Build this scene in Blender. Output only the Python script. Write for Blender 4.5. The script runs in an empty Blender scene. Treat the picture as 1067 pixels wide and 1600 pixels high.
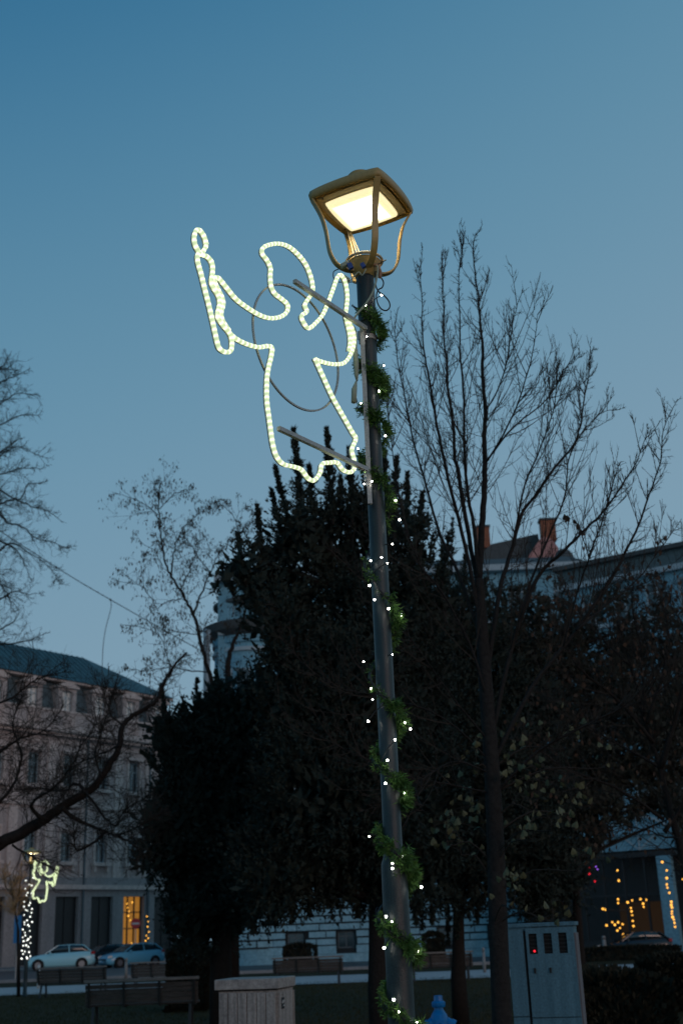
import bpy, math, random
from mathutils import Vector, Matrix, Quaternion
random.seed(7)
R = random.random
def U(a, b): return a + (b - a) * random.random()
rad = math.radians
S = bpy.context.scene
COL = S.collection

# ------------------------------------------------------------------ camera
EYE = 1.6
FPX, CX, CY = 1852.0, 533.5, 800.0          # focal length and centre, in photo pixels
cam = bpy.data.objects.new('camera', bpy.data.cameras.new('camera')); COL.objects.link(cam)
cam.data.sensor_fit = 'VERTICAL'; cam.data.sensor_height = 36.0; cam.data.lens = 36.0 * FPX / 1600
cam.data.clip_end = 3000; cam.data.clip_start = 0.05
ROT = (Matrix.Rotation(rad(90 + 19.56), 3, 'X') @ Matrix.Rotation(rad(-2.2), 3, 'Z'))
cam.matrix_world = Matrix.Translation((0, 0, EYE)) @ ROT.to_4x4()
cam.data.dof.use_dof = True; cam.data.dof.focus_distance = 5.4; cam.data.dof.aperture_fstop = 3.8
S.camera = cam

# ------------------------------------------------------------------ sky: clear blue hour, brighter towards the afterglow on the right
w = bpy.data.worlds.new('World'); S.world = w; w.use_nodes = True
nt = w.node_tree; nt.nodes.clear()
out = nt.nodes.new('ShaderNodeOutputWorld'); add = nt.nodes.new('ShaderNodeAddShader')
b1 = nt.nodes.new('ShaderNodeBackground'); b2 = nt.nodes.new('ShaderNodeBackground')
sky = nt.nodes.new('ShaderNodeTexSky'); sky.sky_type = 'NISHITA'; sky.sun_disc = False
sky.sun_elevation = rad(-2); sky.sun_rotation = rad(120)
nt.links.new(sky.outputs[0], b1.inputs[0]); b1.inputs[1].default_value = 0.05
tc = nt.nodes.new('ShaderNodeTexCoord'); dp = nt.nodes.new('ShaderNodeVectorMath'); dp.operation = 'DOT_PRODUCT'
dp.inputs[1].default_value = (-0.30, 0.0, 1.0)
ramp = nt.nodes.new('ShaderNodeValToRGB')
nt.links.new(tc.outputs['Generated'], dp.inputs[0]); nt.links.new(dp.outputs['Value'], ramp.inputs[0])
cr = ramp.color_ramp; cr.interpolation = 'B_SPLINE'
stops = [(0.0, (.215, .345, .440)), (.28, (.194, .322, .425)), (.42, (.146, .290, .405)), (.54, (.108, .255, .375)),
         (.66, (.066, .205, .335)), (.78, (.020, .135, .270)), (1.0, (.010, .095, .215))]
while len(cr.elements) > 1: cr.elements.remove(cr.elements[-1])
cr.elements[0].position = 0.0; cr.elements[0].color = (*stops[0][1], 1)
for p, c in stops[1:]:
    e = cr.elements.new(p); e.color = (*c, 1)
nt.links.new(ramp.outputs[0], b2.inputs[0]); b2.inputs[1].default_value = 1.0
nt.links.new(b1.outputs[0], add.inputs[0]); nt.links.new(b2.outputs[0], add.inputs[1]); nt.links.new(add.outputs[0], out.inputs[0])
# the last warm glow of the sunset, low behind the camera on the right
sun = bpy.data.objects.new('sun', bpy.data.lights.new('sun', 'SUN')); COL.objects.link(sun)
sun.data.energy = 0.42; sun.data.angle = rad(25); sun.data.color = (1.0, .62, .50)
sun.rotation_euler = Vector((-0.55, 0.80, -0.22)).to_track_quat('-Z', 'Y').to_euler()
S.view_settings.view_transform = 'Standard'; S.view_settings.look = 'None'
S.view_settings.exposure = 0; S.view_settings.gamma = 1; S.view_settings.use_curve_mapping = False

# ------------------------------------------------------------------ where things stand: sight lines measured in the photo, met with a real distance
def ray(px, py): return ROT @ Vector(((px - CX) / FPX, (CY - py) / FPX, -1))
EYEV = Vector((0, 0, EYE))
def at(px, py, Y):
    d = ray(px, py); return EYEV + d * (Y / d.y)
def ground(px, py, z=0.0):
    d = ray(px, py); return EYEV + d * ((z - EYE) / d.z)
def on_plane(px, py, P0, n):
    d = ray(px, py); return EYEV + d * ((P0 - EYEV).dot(n) / d.dot(n))

# ------------------------------------------------------------------ materials
def mat(name, col, rough=.7, metal=0.0, emit=None, es=0.0, noise=None, bump=0.0, nscale=20, spec=None, trans=0.0):
    m = bpy.data.materials.new(name); m.use_nodes = True; n = m.node_tree; b = n.nodes['Principled BSDF']
    b.inputs['Base Color'].default_value = (*col, 1); b.inputs['Roughness'].default_value = rough; b.inputs['Metallic'].default_value = metal
    if spec is not None: b.inputs['Specular IOR Level'].default_value = spec
    if trans: b.inputs['Transmission Weight'].default_value = trans
    if emit: b.inputs['Emission Color'].default_value = (*emit, 1); b.inputs['Emission Strength'].default_value = es
    if noise or bump:
        t = n.nodes.new('ShaderNodeTexCoord'); ns = n.nodes.new('ShaderNodeTexNoise'); ns.inputs['Scale'].default_value = nscale
        ns.inputs['Detail'].default_value = 6; ns.inputs['Roughness'].default_value = .65
        n.links.new(t.outputs['Object'], ns.inputs['Vector'])
        if noise:
            r = n.nodes.new('ShaderNodeValToRGB'); r.color_ramp.elements[0].position = .32; r.color_ramp.elements[1].position = .68
            r.color_ramp.elements[0].color = (*noise, 1); r.color_ramp.elements[1].color = (*col, 1)
            n.links.new(ns.outputs['Fac'], r.inputs[0]); n.links.new(r.outputs[0], b.inputs['Base Color'])
        if bump:
            bp = n.nodes.new('ShaderNodeBump'); bp.inputs['Strength'].default_value = bump; bp.inputs['Distance'].default_value = .02
            n.links.new(ns.outputs['Fac'], bp.inputs['Height']); n.links.new(bp.outputs[0], b.inputs['Normal'])
    return m
def streaked(name, col, dark, scale=(9, 9, .8), rough=.8, lo=.38, hi=.62, fine=70):
    """weathered surface: streaks running down it, plus fine grain"""
    m = mat(name, col, rough); n = m.node_tree; b = n.nodes['Principled BSDF']
    t = n.nodes.new('ShaderNodeTexCoord'); mp = n.nodes.new('ShaderNodeMapping'); mp.inputs['Scale'].default_value = scale
    ns = n.nodes.new('ShaderNodeTexNoise'); ns.inputs['Scale'].default_value = 2.2; ns.inputs['Detail'].default_value = 8; ns.inputs['Roughness'].default_value = .7
    n2 = n.nodes.new('ShaderNodeTexNoise'); n2.inputs['Scale'].default_value = fine; n2.inputs['Detail'].default_value = 3
    r = n.nodes.new('ShaderNodeValToRGB'); r.color_ramp.elements[0].position = lo; r.color_ramp.elements[1].position = hi
    r.color_ramp.elements[0].color = (*dark, 1); r.color_ramp.elements[1].color = (*col, 1)
    mx = n.nodes.new('ShaderNodeMixRGB'); mx.blend_type = 'OVERLAY'; mx.inputs[0].default_value = .5
    n.links.new(t.outputs['Object'], mp.inputs[0]); n.links.new(mp.outputs[0], ns.inputs[0]); n.links.new(t.outputs['Object'], n2.inputs[0])
    n.links.new(ns.outputs['Fac'], r.inputs[0]); n.links.new(r.outputs[0], mx.inputs[1]); n.links.new(n2.outputs['Fac'], mx.inputs[2])
    n.links.new(mx.outputs[0], b.inputs['Base Color'])
    bp = n.nodes.new('ShaderNodeBump'); bp.inputs['Strength'].default_value = .25; bp.inputs['Distance'].default_value = .01
    n.links.new(n2.outputs['Fac'], bp.inputs['Height']); n.links.new(bp.outputs[0], b.inputs['Normal'])
    return m
M = {}
M['lawn'] = mat('lawn', (.055, .044, .020), .95, noise=(.03, .024, .013), nscale=1.6, bump=.6, spec=.1)
M['grass'] = mat('grass', (.060, .056, .016), .8, noise=(.035, .034, .014), nscale=.5, spec=.2)
M['path'] = mat('path', (.52, .47, .45), .8, noise=(.42, .38, .37), nscale=1.2, bump=.2)  # lamplight on the path put in as a paler, warmer colour
M['asphalt'] = mat('asphalt', (.07, .075, .08), .45, noise=(.045, .048, .05), nscale=2, bump=.2)
M['kerb'] = mat('kerb', (.28, .28, .28), .8, noise=(.2, .2, .2), nscale=6)
M['paving'] = mat('paving', (.2, .2, .2), .7, noise=(.14, .14, .14), nscale=3)
M['pole'] = streaked('pole_paint', (.017, .030, .030), (.011, .018, .019), (30, 30, 1.2), .42, fine=160)
M['lantern'] = mat('lantern_glow_gold', (.48, .33, .11), .42, noise=(.38, .26, .085), nscale=60, bump=.05)  # golden lamp glare put into the base colour
M['lantern_in'] = mat('lantern_inner_plate', (.60, .52, .36), .5, noise=(.5, .43, .3), nscale=30)
M['steel'] = streaked('galvanised_steel', (.46, .45, .42), (.34, .33, .31), (6, 6, 6), .45, .3, .7, fine=120)
M['steel'].node_tree.nodes['Principled BSDF'].inputs['Metallic'].default_value = .35
M['iron'] = mat('dark_iron', (.03, .03, .028), .5)
M['cable'] = mat('grey_cable', (.30, .34, .26), .6)
M['black'] = mat('black_rubber', (.012, .012, .012), .6)
M['blue_gland'] = mat('blue_plastic', (.02, .06, .25), .5)
M['garland'] = mat('garland_green', (.12, .25, .045), .6, noise=(.05, .12, .03), nscale=25, spec=.3)
M['bulb'] = mat('bulb_glow', (.9, .9, .9), .3, emit=(1.0, .96, .86), es=36)
M['bark'] = mat('bark', (.034, .030, .027), .9, noise=(.018, .016, .015), nscale=25, bump=.8, spec=.15)
M['bark_dark'] = mat('bark_dark', (.030, .025, .022), .9, noise=(.018, .015, .013), nscale=20, bump=.6, spec=.1)
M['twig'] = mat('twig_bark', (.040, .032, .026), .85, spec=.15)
M['twig_far'] = mat('twig_far_tint', (.045, .055, .055), .85, spec=.2)  # bluish lift of distance put into the bark colour
M['twig_lit'] = mat('twig_lamp_tint', (.42, .24, .11), .8)  # orange lamplight put into the bark colour
M['needles'] = mat('conifer_needles', (.034, .043, .033), .8, noise=(.020, .027, .022), nscale=3, spec=.15)
M['leaf_olive'] = mat('fading_linden_leaf', (.125, .128, .066), .6, noise=(.085, .088, .045), nscale=9, spec=.25)
M['leaf_brown'] = mat('withered_brown_leaf', (.085, .046, .028), .7, noise=(.05, .032, .02), nscale=9, spec=.2)
M['shrub'] = mat('shrub_leaf', (.048, .048, .034), .7, noise=(.028, .030, .022), nscale=4, spec=.2)
M['pod'] = mat('seed_pod', (.035, .028, .02), .8)
M['plaster_pink'] = streaked('pink_plaster', (.50, .41, .375), (.33, .27, .25), (.5, .5, .12), .9, .35, .7, fine=8)
M['plaster_shaded'] = streaked('shaded_plaster', (.33, .30, .29), (.24, .22, .215), (.5, .5, .12), .9, .35, .7, fine=8)  # greyer than above: weaker evening glow low on the facade put into colour
M['trim'] = streaked('plaster_trim', (.66, .53, .47), (.48, .38, .34), (.8, .8, .3), .9, .35, .7, fine=8)
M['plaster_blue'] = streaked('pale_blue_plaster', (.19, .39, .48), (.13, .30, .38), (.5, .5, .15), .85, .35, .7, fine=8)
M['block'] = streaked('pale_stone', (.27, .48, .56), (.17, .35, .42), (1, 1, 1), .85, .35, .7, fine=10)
M['mortar'] = mat('mortar', (.015, .02, .022), .95)
M['roof'] = streaked('copper_green_roof', (.045, .12, .14), (.03, .08, .10), (1.2, 1.2, .3), .55, fine=6)
M['slate'] = mat('slate', (.09, .125, .14), .5, noise=(.055, .08, .09), nscale=2.5, bump=.3)
M['tile'] = mat('roof_tile', (.075, .085, .085), .8, noise=(.05, .055, .055), nscale=4)
M['attic'] = streaked('attic_plaster', (.10, .15, .16), (.07, .11, .12), (.5, .5, .15), .9, .35, .7, fine=8)
M['brick'] = mat('chimney_brick', (.34, .12, .06), .9, noise=(.2, .07, .04), nscale=6, bump=.3)
M['pink_wall'] = streaked('pink_gable', (.52, .26, .23), (.40, .19, .17), (.6, .6, .3), .9, .3, .7, fine=6)
M['glass'] = mat('window_glass', (.015, .035, .045), .06, spec=.9)
M['glass_pale'] = mat('curtained_glass', (.78, .70, .62), .12, spec=.6)
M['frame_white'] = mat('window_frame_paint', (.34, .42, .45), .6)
M['dark_door'] = mat('dark_shutter', (.016, .016, .017), .5, noise=(.010, .010, .010), nscale=4)
M['shop_glow'] = mat('lit_shop_interior', (.3, .15, .05), .8, emit=(1.0, .42, .06), es=.28, noise=(.05, .02, .01), nscale=1.5)
M['amber'] = mat('amber_bulb', (.9, .5, .1), .3, emit=(1.0, .46, .06), es=2.0)
M['red_led'] = mat('red_led', (.6, .02, .03), .3, emit=(1.0, .02, .04), es=1.2)
M['violet_led'] = mat('violet_led', (.3, .1, .6), .3, emit=(.35, .12, .9), es=1.5)
M['cab_warm'] = streaked('concrete_cabinet', (.40, .35, .31), (.20, .18, .165), (9, 9, .7), .9, .36, .62, fine=45)
M['cab_blue'] = streaked('weathered_blue_cabinet', (.095, .205, .255), (.055, .135, .175), (7, 7, .5), .75, .3, .7, fine=50)
M['cab_lid'] = streaked('concrete_lid', (.42, .37, .33), (.25, .22, .2), (5, 5, 5), .9, .34, .66, fine=45)
M['black_gap'] = mat('dark_gap', (.006, .006, .006), .9)
M['hydrant'] = mat('blue_hydrant_paint', (.003, .24, .58), .3, noise=(.003, .17, .42), nscale=14, bump=.1)
M['wood'] = streaked('bench_slat', (.085, .068, .055), (.045, .036, .03), (2, 12, 12), .75, fine=60)
M['wood_skylit'] = streaked('bench_rail_skylit', (.26, .22, .19), (.17, .14, .12), (2, 12, 12), .6, fine=60)  # lighter than the slats: sky light on the rail put into its colour
M['concrete'] = mat('bollard_concrete', (.27, .26, .24), .85, noise=(.2, .19, .18), nscale=12, bump=.2)
M['white_paint'] = mat('white_paint', (.55, .55, .52), .5)
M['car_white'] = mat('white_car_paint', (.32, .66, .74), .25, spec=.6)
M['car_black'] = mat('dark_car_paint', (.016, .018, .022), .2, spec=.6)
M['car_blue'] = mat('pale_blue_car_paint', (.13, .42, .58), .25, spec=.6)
M['car_glass'] = mat('car_glass', (.01, .02, .025), .05, spec=.9)
M['tyre'] = mat('tyre', (.012, .012, .012), .9)
M['rim'] = mat('rim', (.25, .26, .27), .35, metal=.7)
M['tail'] = mat('tail_light', (.35, .015, .02), .25)
M['tail_lit'] = mat('tail_light_lit', (.5, .02, .03), .25, emit=(1.0, .03, .05), es=1.0)
M['sign_red'] = mat('sign_red', (.45, .02, .025), .4)
M['sign_blue'] = mat('sign_blue', (.02, .16, .36), .4)
M['hedge_mat'] = mat('hedge_leaf', (.035, .034, .022), .8, noise=(.02, .02, .014), nscale=6, spec=.15)
M['mast'] = streaked('mast_paint', (.30, .38, .42), (.22, .29, .33), (3, 3, .4), .5, fine=12)

def rope_material():
    m = bpy.data.materials.new('led_rope'); m.use_nodes = True; n = m.node_tree; b = n.nodes['Principled BSDF']
    b.inputs['Base Color'].default_value = (.7, .75, .6, 1); b.inputs['Roughness'].default_value = .35
    a = n.nodes.new('ShaderNodeAttribute'); a.attribute_name = 'along'
    mu = n.nodes.new('ShaderNodeMath'); mu.operation = 'MULTIPLY'; mu.inputs[1].default_value = 2 * math.pi / .026
    si = n.nodes.new('ShaderNodeMath'); si.operation = 'SINE'
    mr = n.nodes.new('ShaderNodeMapRange'); mr.inputs[1].default_value = -1; mr.inputs[2].default_value = 1
    mr.inputs[3].default_value = .0; mr.inputs[4].default_value = 1.0
    pw = n.nodes.new('ShaderNodeMath'); pw.operation = 'POWER'; pw.inputs[1].default_value = 1.6
    cr = n.nodes.new('ShaderNodeValToRGB')
    cr.color_ramp.elements[0].color = (.56, .68, .36, 1); cr.color_ramp.elements[1].color = (1.0, 1.0, .74, 1)
    e = cr.color_ramp.elements.new(.5); e.color = (.76, .88, .52, 1)
    st = n.nodes.new('ShaderNodeMapRange'); st.inputs[3].default_value = .95; st.inputs[4].default_value = 1.35
    n.links.new(a.outputs['Fac'], mu.inputs[0]); n.links.new(mu.outputs[0], si.inputs[0]); n.links.new(si.outputs[0], mr.inputs[0])
    n.links.new(mr.outputs[0], pw.inputs[0]); n.links.new(pw.outputs[0], cr.inputs[0]); n.links.new(pw.outputs[0], st.inputs[0])
    n.links.new(cr.outputs[0], b.inputs['Emission Color']); n.links.new(st.outputs[0], b.inputs['Emission Strength'])
    return m
M['rope'] = rope_material()
M['rope_far'] = mat('led_rope_far', (.7, .75, .6), .35, emit=(.80, .92, .50), es=1.1)
def panel_material():
    m = bpy.data.materials.new('lamp_diffuser'); m.use_nodes = True; n = m.node_tree; b = n.nodes['Principled BSDF']
    t = n.nodes.new('ShaderNodeTexCoord'); sp_ = n.nodes.new('ShaderNodeSeparateXYZ'); n.links.new(t.outputs['Object'], sp_.inputs[0])
    ab = []
    for q in ('X', 'Y'):
        m_ = n.nodes.new('ShaderNodeMath'); m_.operation = 'ABSOLUTE'; n.links.new(sp_.outputs[q], m_.inputs[0]); ab.append(m_)
    g = n.nodes.new('ShaderNodeMath'); g.operation = 'ADD'; n.links.new(ab[0].outputs[0], g.inputs[0]); n.links.new(ab[1].outputs[0], g.inputs[1])   # the LED field is a square under a frosted pane
    cr = n.nodes.new('ShaderNodeValToRGB'); cr.color_ramp.elements[0].position = .09; cr.color_ramp.elements[0].color = (1, .80, .46, 1)
    cr.color_ramp.elements[1].position = .17; cr.color_ramp.elements[1].color = (1.0, .86, .48, 1)
    st = n.nodes.new('ShaderNodeMapRange'); st.interpolation_type = 'SMOOTHERSTEP'; st.inputs[1].default_value = .055; st.inputs[2].default_value = .170; st.inputs[3].default_value = 24.0; st.inputs[4].default_value = 1.0
    n.links.new(g.outputs[0], cr.inputs[0]); n.links.new(g.outputs[0], st.inputs[0])
    n.links.new(cr.outputs[0], b.inputs['Emission Color']); n.links.new(st.outputs[0], b.inputs['Emission Strength'])
    b.inputs['Base Color'].default_value = (.8, .8, .7, 1)
    return m
M['panel'] = panel_material()

# ------------------------------------------------------------------ mesh helpers
ORG = {}
class MB:
    def __init__(s): s.v = []; s.f = []; s.a = []
    def box(s, c, size, rz=0.0, taper=1.0):
        i = len(s.v); cx, cy, cz = c; hx, hy, hz = size[0] / 2, size[1] / 2, size[2] / 2; co, si = math.cos(rz), math.sin(rz)
        for sz in (-1, 1):
            k = taper if sz > 0 else 1
            for sx, sy in ((-1, -1), (1, -1), (1, 1), (-1, 1)):
                x, y = sx * hx * k, sy * hy * k
                s.v.append((cx + x * co - y * si, cy + x * si + y * co, cz + sz * hz))
        s.f += [(i, i + 3, i + 2, i + 1), (i + 4, i + 5, i + 6, i + 7)] + [(i + a, i + (a + 1) % 4, i + 4 + (a + 1) % 4, i + 4 + a) for a in range(4)]
        return s
    def frame_box(s, O, u, n, a, b, z0, z1, d0, d1):
        """box on a facade: along u from a to b, heights z0..z1, from d0 to d1 out along n"""
        i = len(s.v)
        for z in (z0, z1):
            for (q, d) in ((a, d0), (b, d0), (b, d1), (a, d1)):
                p = O + u * q + n * d; s.v.append((p.x, p.y, z))
        s.f += [(i, i + 1, i + 2, i + 3), (i + 7, i + 6, i + 5, i + 4)] + [(i + (k + 1) % 4, i + k, i + 4 + k, i + 4 + (k + 1) % 4) for k in range(4)]
        return s
    def beam(s, p, q, wd, ht=None, upv=None):
        p, q = Vector(p), Vector(q); ht = ht or wd; d = (q - p).normalized()
        upv = Vector(upv) if upv else (Vector((0, 0, 1)) if abs(d.z) < .9 else Vector((0, 1, 0)))
        x = d.cross(upv).normalized() * wd / 2; y = x.cross(d).normalized() * ht / 2; i = len(s.v)
        for c in (p, q):
            for a, b in ((-1, -1), (1, -1), (1, 1), (-1, 1)): s.v.append(tuple(c + x * a + y * b))
        s.f += [(i, i + 3, i + 2, i + 1), (i + 4, i + 5, i + 6, i + 7)] + [(i + a, i + (a + 1) % 4, i + 4 + (a + 1) % 4, i + 4 + a) for a in range(4)]
        return s
    def tube(s, pts, rr, n=6, flat=1.0, cap=True, along=None, closed=False):
        N = len(pts); i0 = len(s.v)
        if not isinstance(rr, (list, tuple)): rr = [rr] * N
        t = (pts[1] - pts[0]).normalized(); ref = Vector((0, 0, 1)) if abs(t.z) < .85 else Vector((1, 0, 0))
        x = t.cross(ref).normalized(); al = 0.0
        for k in range(N):
            if closed: t = pts[(k + 1) % N] - pts[k - 1]
            else: t = pts[min(k + 1, N - 1)] - pts[max(k - 1, 0)]
            if t.length < 1e-9: t = Vector((0, 0, 1))
            t.normalize(); x = (x - t * x.dot(t))
            if x.length < 1e-6: x = t.orthogonal()
            x.normalize(); y = t.cross(x)
            if k: al += (pts[k] - pts[k - 1]).length
            for j in range(n):
                a = 2 * math.pi * j / n; c = pts[k] + (x * math.cos(a) + y * math.sin(a) * flat) * rr[k]; s.v.append((c.x, c.y, c.z))
                if along is not None: s.a.append(al)
        for k in range(N - 1 if not closed else N):
            k2 = (k + 1) % N
            for j in range(n):
                s.f.append((i0 + k * n + j, i0 + k * n + (j + 1) % n, i0 + k2 * n + (j + 1) % n, i0 + k2 * n + j))
        if cap and not closed:
            s.f.append(tuple(i0 + j for j in range(n))[::-1]); s.f.append(tuple(i0 + (N - 1) * n + j for j in range(n)))
        return s
    def lathe(s, c, prof, n=20, rz=0.0):
        """rings of (radius, z) round the vertical through c"""
        i0 = len(s.v); c = Vector(c)
        for r, z in prof:
            for j in range(n):
                a = rz + 2 * math.pi * j / n; s.v.append((c.x + r * math.cos(a), c.y + r * math.sin(a), c.z + z))
        for k in range(len(prof) - 1):
            for j in range(n): s.f.append((i0 + k * n + j, i0 + k * n + (j + 1) % n, i0 + (k + 1) * n + (j + 1) % n, i0 + (k + 1) * n + j))
        s.f.append(tuple(i0 + j for j in range(n))[::-1]); s.f.append(tuple(i0 + (len(prof) - 1) * n + j for j in range(n)))
        return s
    def ball(s, c, r, n=8, m=5):
        return s.lathe(c, [(max(r * math.sin(math.pi * k / m), r * .02), -r * math.cos(math.pi * k / m)) for k in range(m + 1)], n)
    def prism(s, poly, thick):
        """poly: 3D points of a flat outline, extruded along vector thick"""
        i = len(s.v); n = len(poly); t = Vector(thick)
        for p in poly: s.v.append(tuple(p))
        for p in poly: s.v.append(tuple(Vector(p) + t))
        s.f.append(tuple(range(i, i + n))[::-1]); s.f.append(tuple(range(i + n, i + 2 * n)))
        for k in range(n): s.f.append((i + k, i + (k + 1) % n, i + n + (k + 1) % n, i + n + k))
        return s
    def tri(s, a, b, c):
        i = len(s.v); s.v += [tuple(a), tuple(b), tuple(c)]; s.f.append((i, i + 1, i + 2))
    def quad(s, a, b, c, d):
        i = len(s.v); s.v += [tuple(a), tuple(b), tuple(c), tuple(d)]; s.f.append((i, i + 1, i + 2, i + 3))
    def build(s, name, m, parent=None, smooth=False, bevel=0.0, **props):
        o = ORG.get(parent.name, Vector((0, 0, 0))) if parent else Vector((0, 0, 0))
        me = bpy.data.meshes.new(name)
        if o.length: vs = [(a - o.x, b - o.y, c - o.z) for a, b, c in s.v]
        else: vs = s.v
        me.from_pydata(vs, [], s.f); me.materials.append(M[m] if isinstance(m, str) else m)
        if smooth: me.polygons.foreach_set('use_smooth', [True] * len(me.polygons))
        if s.a:
            at_ = me.attributes.new('along', 'FLOAT', 'POINT'); at_.data.foreach_set('value', s.a)
        ob = bpy.data.objects.new(name, me); COL.objects.link(ob)
        if parent: ob.parent = parent; ORG[ob.name] = o
        if bevel:
            bm_ = ob.modifiers.new('bevel', 'BEVEL'); bm_.width = bevel; bm_.segments = 2; bm_.limit_method = 'ANGLE'
        for k, v in props.items(): ob[k] = v
        return ob
def thing(name, label, cat, loc=(0, 0, 0), group=None, local=False, rz=0.0):
    o = bpy.data.objects.new(name, None); COL.objects.link(o); o.location = loc; o.empty_display_size = .2
    o['label'] = label; o['category'] = cat
    if group: o['group'] = group
    ORG[o.name] = Vector((0, 0, 0)) if local else Vector(loc)
    if rz: o.rotation_euler = (0, 0, rz)
    return o
def struct(mb, name, m, **k): return mb.build(name, m, kind='structure', **k)
def copy_tree(o, parent=None):
    c = o.copy(); COL.objects.link(c)
    if parent: c.parent = parent
    for ch in o.children: copy_tree(ch, c)
    return c
def smooth_path(pts, sub=6, closed=False):
    """Catmull-Rom through the points"""
    n = len(pts); res = []
    rng = range(n if closed else n - 1)
    for k in rng:
        if closed: p0, p1, p2, p3 = pts[k - 1], pts[k], pts[(k + 1) % n], pts[(k + 2) % n]
        else: p0, p1, p2, p3 = pts[max(k - 1, 0)], pts[k], pts[k + 1], pts[min(k + 2, n - 1)]
        for j in range(sub):
            t = j / sub
            res.append(.5 * ((2 * p1) + (p2 - p0) * t + (2 * p0 - 5 * p1 + 4 * p2 - p3) * t * t + (3 * p1 - p0 - 3 * p2 + p3) * t ** 3))
    if not closed: res.append(pts[-1].copy())
    return res

# ================================================================== GROUND
def sheet(name, x0, x1, y0, y1, z, m, nx=1, ny=1):
    mb = MB(); mb.quad((x0, y0, z), (x1, y0, z), (x1, y1, z), (x0, y1, z)); return struct(mb, name, m)
sheet('lawn', -900, 900, -60, 1200, 0, 'lawn')
def strip(pa, pb, name, m, z, near, far):
    """band crossing the view: near and far edges given at the left and right sides"""
    mb = MB(); (l0, r0), (l1, r1) = near, far
    mb.quad((-70, l0, z), (70, r0, z), (70, r1, z), (-70, l1, z)); return struct(mb, name, m)
strip(0, 0, 'park_path', 'path', .012, (45.5, 41.5), (53.0, 50.0))
strip(0, 0, 'road', 'asphalt', .012, (60.0, 58.0), (93.0, 72.5))
k = MB(); k.beam((-70, 59.8, .06), (70, 57.8, .06), .25, .14, (0, 0, 1)); struct(k, 'kerb', 'kerb')
k = MB(); k.beam((-70, 93.4, .06), (70, 72.9, .06), .25, .14, (0, 0, 1)); struct(k, 'kerb', 'kerb')
strip(0, 0, 'pavement', 'paving', .10, (93.5, 73.0), (200, 200))
# grass blades on the part of the lawn in view
g = MB()
for i in range(52000):
    y = U(19, 45) ; x = U(-.33, .33) * y
    h = U(.02, .075); a = U(0, 6.28); dx, dy = math.cos(a) * .008, math.sin(a) * .008
    lx, ly = U(-.03, .03), U(-.03, .03)
    g.tri((x - dx, y - dy, 0), (x + dx, y + dy, 0), (x + lx, y + ly, h))
g.build('grass', 'grass', kind='stuff')
fl = MB()
for i in range(900):
    y = U(17, 44); x = U(-.33, .33) * y; a = U(0, 6.28); r = U(.02, .045); z = U(.02, .05)
    u_ = Vector((math.cos(a), math.sin(a), U(-.4, .4))) * r; v_ = Vector((-math.sin(a), math.cos(a), U(-.4, .4))) * r * .7; c = Vector((x, y, z))
    fl.quad(c - u_, c - v_, c + u_, c + v_)
fl.build('fallen_leaves', 'leaf_brown', kind='stuff')

# ================================================================== LEFT BUILDING (pink palace with green roof and dormers)
O = Vector((-27.26, 95.0, 0)); u = Vector((.60101, .79924, 0)); n = Vector((.79924, -.60101, 0))   # n points out to the street
BL = thing('apartment_palace', 'long pinkish plaster palace with green metal roof, dormers and dark ground floor openings, left', 'building', (O.x, O.y, 0))
def wall_with_holes(mb, O, u, n, a0, a1, z0, z1, holes, d0=-.4, d1=0):
    """holes: list of (a,b,za,zb) in one row, sorted"""
    x = a0
    for (a, b, za, zb) in holes:
        if a > x: mb.frame_box(O, u, n, x, a, z0, z1, d0, d1)
        if za > z0: mb.frame_box(O, u, n, a, b, z0, za, d0, d1)
        if zb < z1: mb.frame_box(O, u, n, a, b, zb, z1, d0, d1)
        x = b
    if a1 > x: mb.frame_box(O, u, n, x, a1, z0, z1, d0, d1)
def window(parent, O, u, n, a, b, z0, z1, glass='glass', bars=1, depth=-.30, fm='frame_white'):
    f = MB(); t = .07
    f.frame_box(O, u, n, a, a + t, z0, z1, depth, depth + .08); f.frame_box(O, u, n, b - t, b, z0, z1, depth, depth + .08)
    f.frame_box(O, u, n, a + t, b - t, z1 - t, z1, depth, depth + .08); f.frame_box(O, u, n, a + t, b - t, z0, z0 + t, depth, depth + .08)
    c = (a + b) / 2; tz = z0 + (z1 - z0) * .68
    if bars: f.frame_box(O, u, n, c - .035, c + .035, z0 + t, z1 - t, depth + .002, depth + .082)
    if bars > 0: f.frame_box(O, u, n, a + t, c - .035, tz, tz + .06, depth + .001, depth + .081); f.frame_box(O, u, n, c + .035, b - t, tz, tz + .06, depth + .001, depth + .081)
    fo = f.build('window', fm, parent)
    p = MB().frame_box(O, u, n, a + t * .5, b - t * .5, z0 + t * .5, z1 - t * .5, depth + .02, depth + .035); p.build('pane', glass, fo)
    return fo
AX = [-8.3, -4.7, -1.0, 2.6, 6.25, 9.95, 13.5, 17.05]      # window axes along the facade
S0, S1 = -10.5, 18.9
ub = MB()
wall_with_holes(ub, O, u, n, S0, S1, 6.7, 11.6, [(a - .6, a + .6, 7.9, 10.15) for a in AX])
wall_with_holes(ub, O, u, n, S0, S1, 11.6, 18.2, [(a - .6, a + .6, 13.9, 16.4) for a in AX])
ub.frame_box(O, u, n, S0, S1, 0, 18.0, -12, -.62)
ub.build('upper_wall', 'plaster_pink', BL)
gb = MB(); doors = [(a - .85, a + 1.5, .15, 5.2) for a in AX]
wall_with_holes(gb, O, u, n, S0, S1, 0, 5.75, doors, -.5, .06); gb.build('ground_floor_wall', 'plaster_shaded', BL)
tr = MB(); tr.frame_box(O, u, n, S0 - .2, S1 + .2, 5.75, 6.1, -.4, .35); tr.build('string_course', 'trim', BL)
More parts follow.
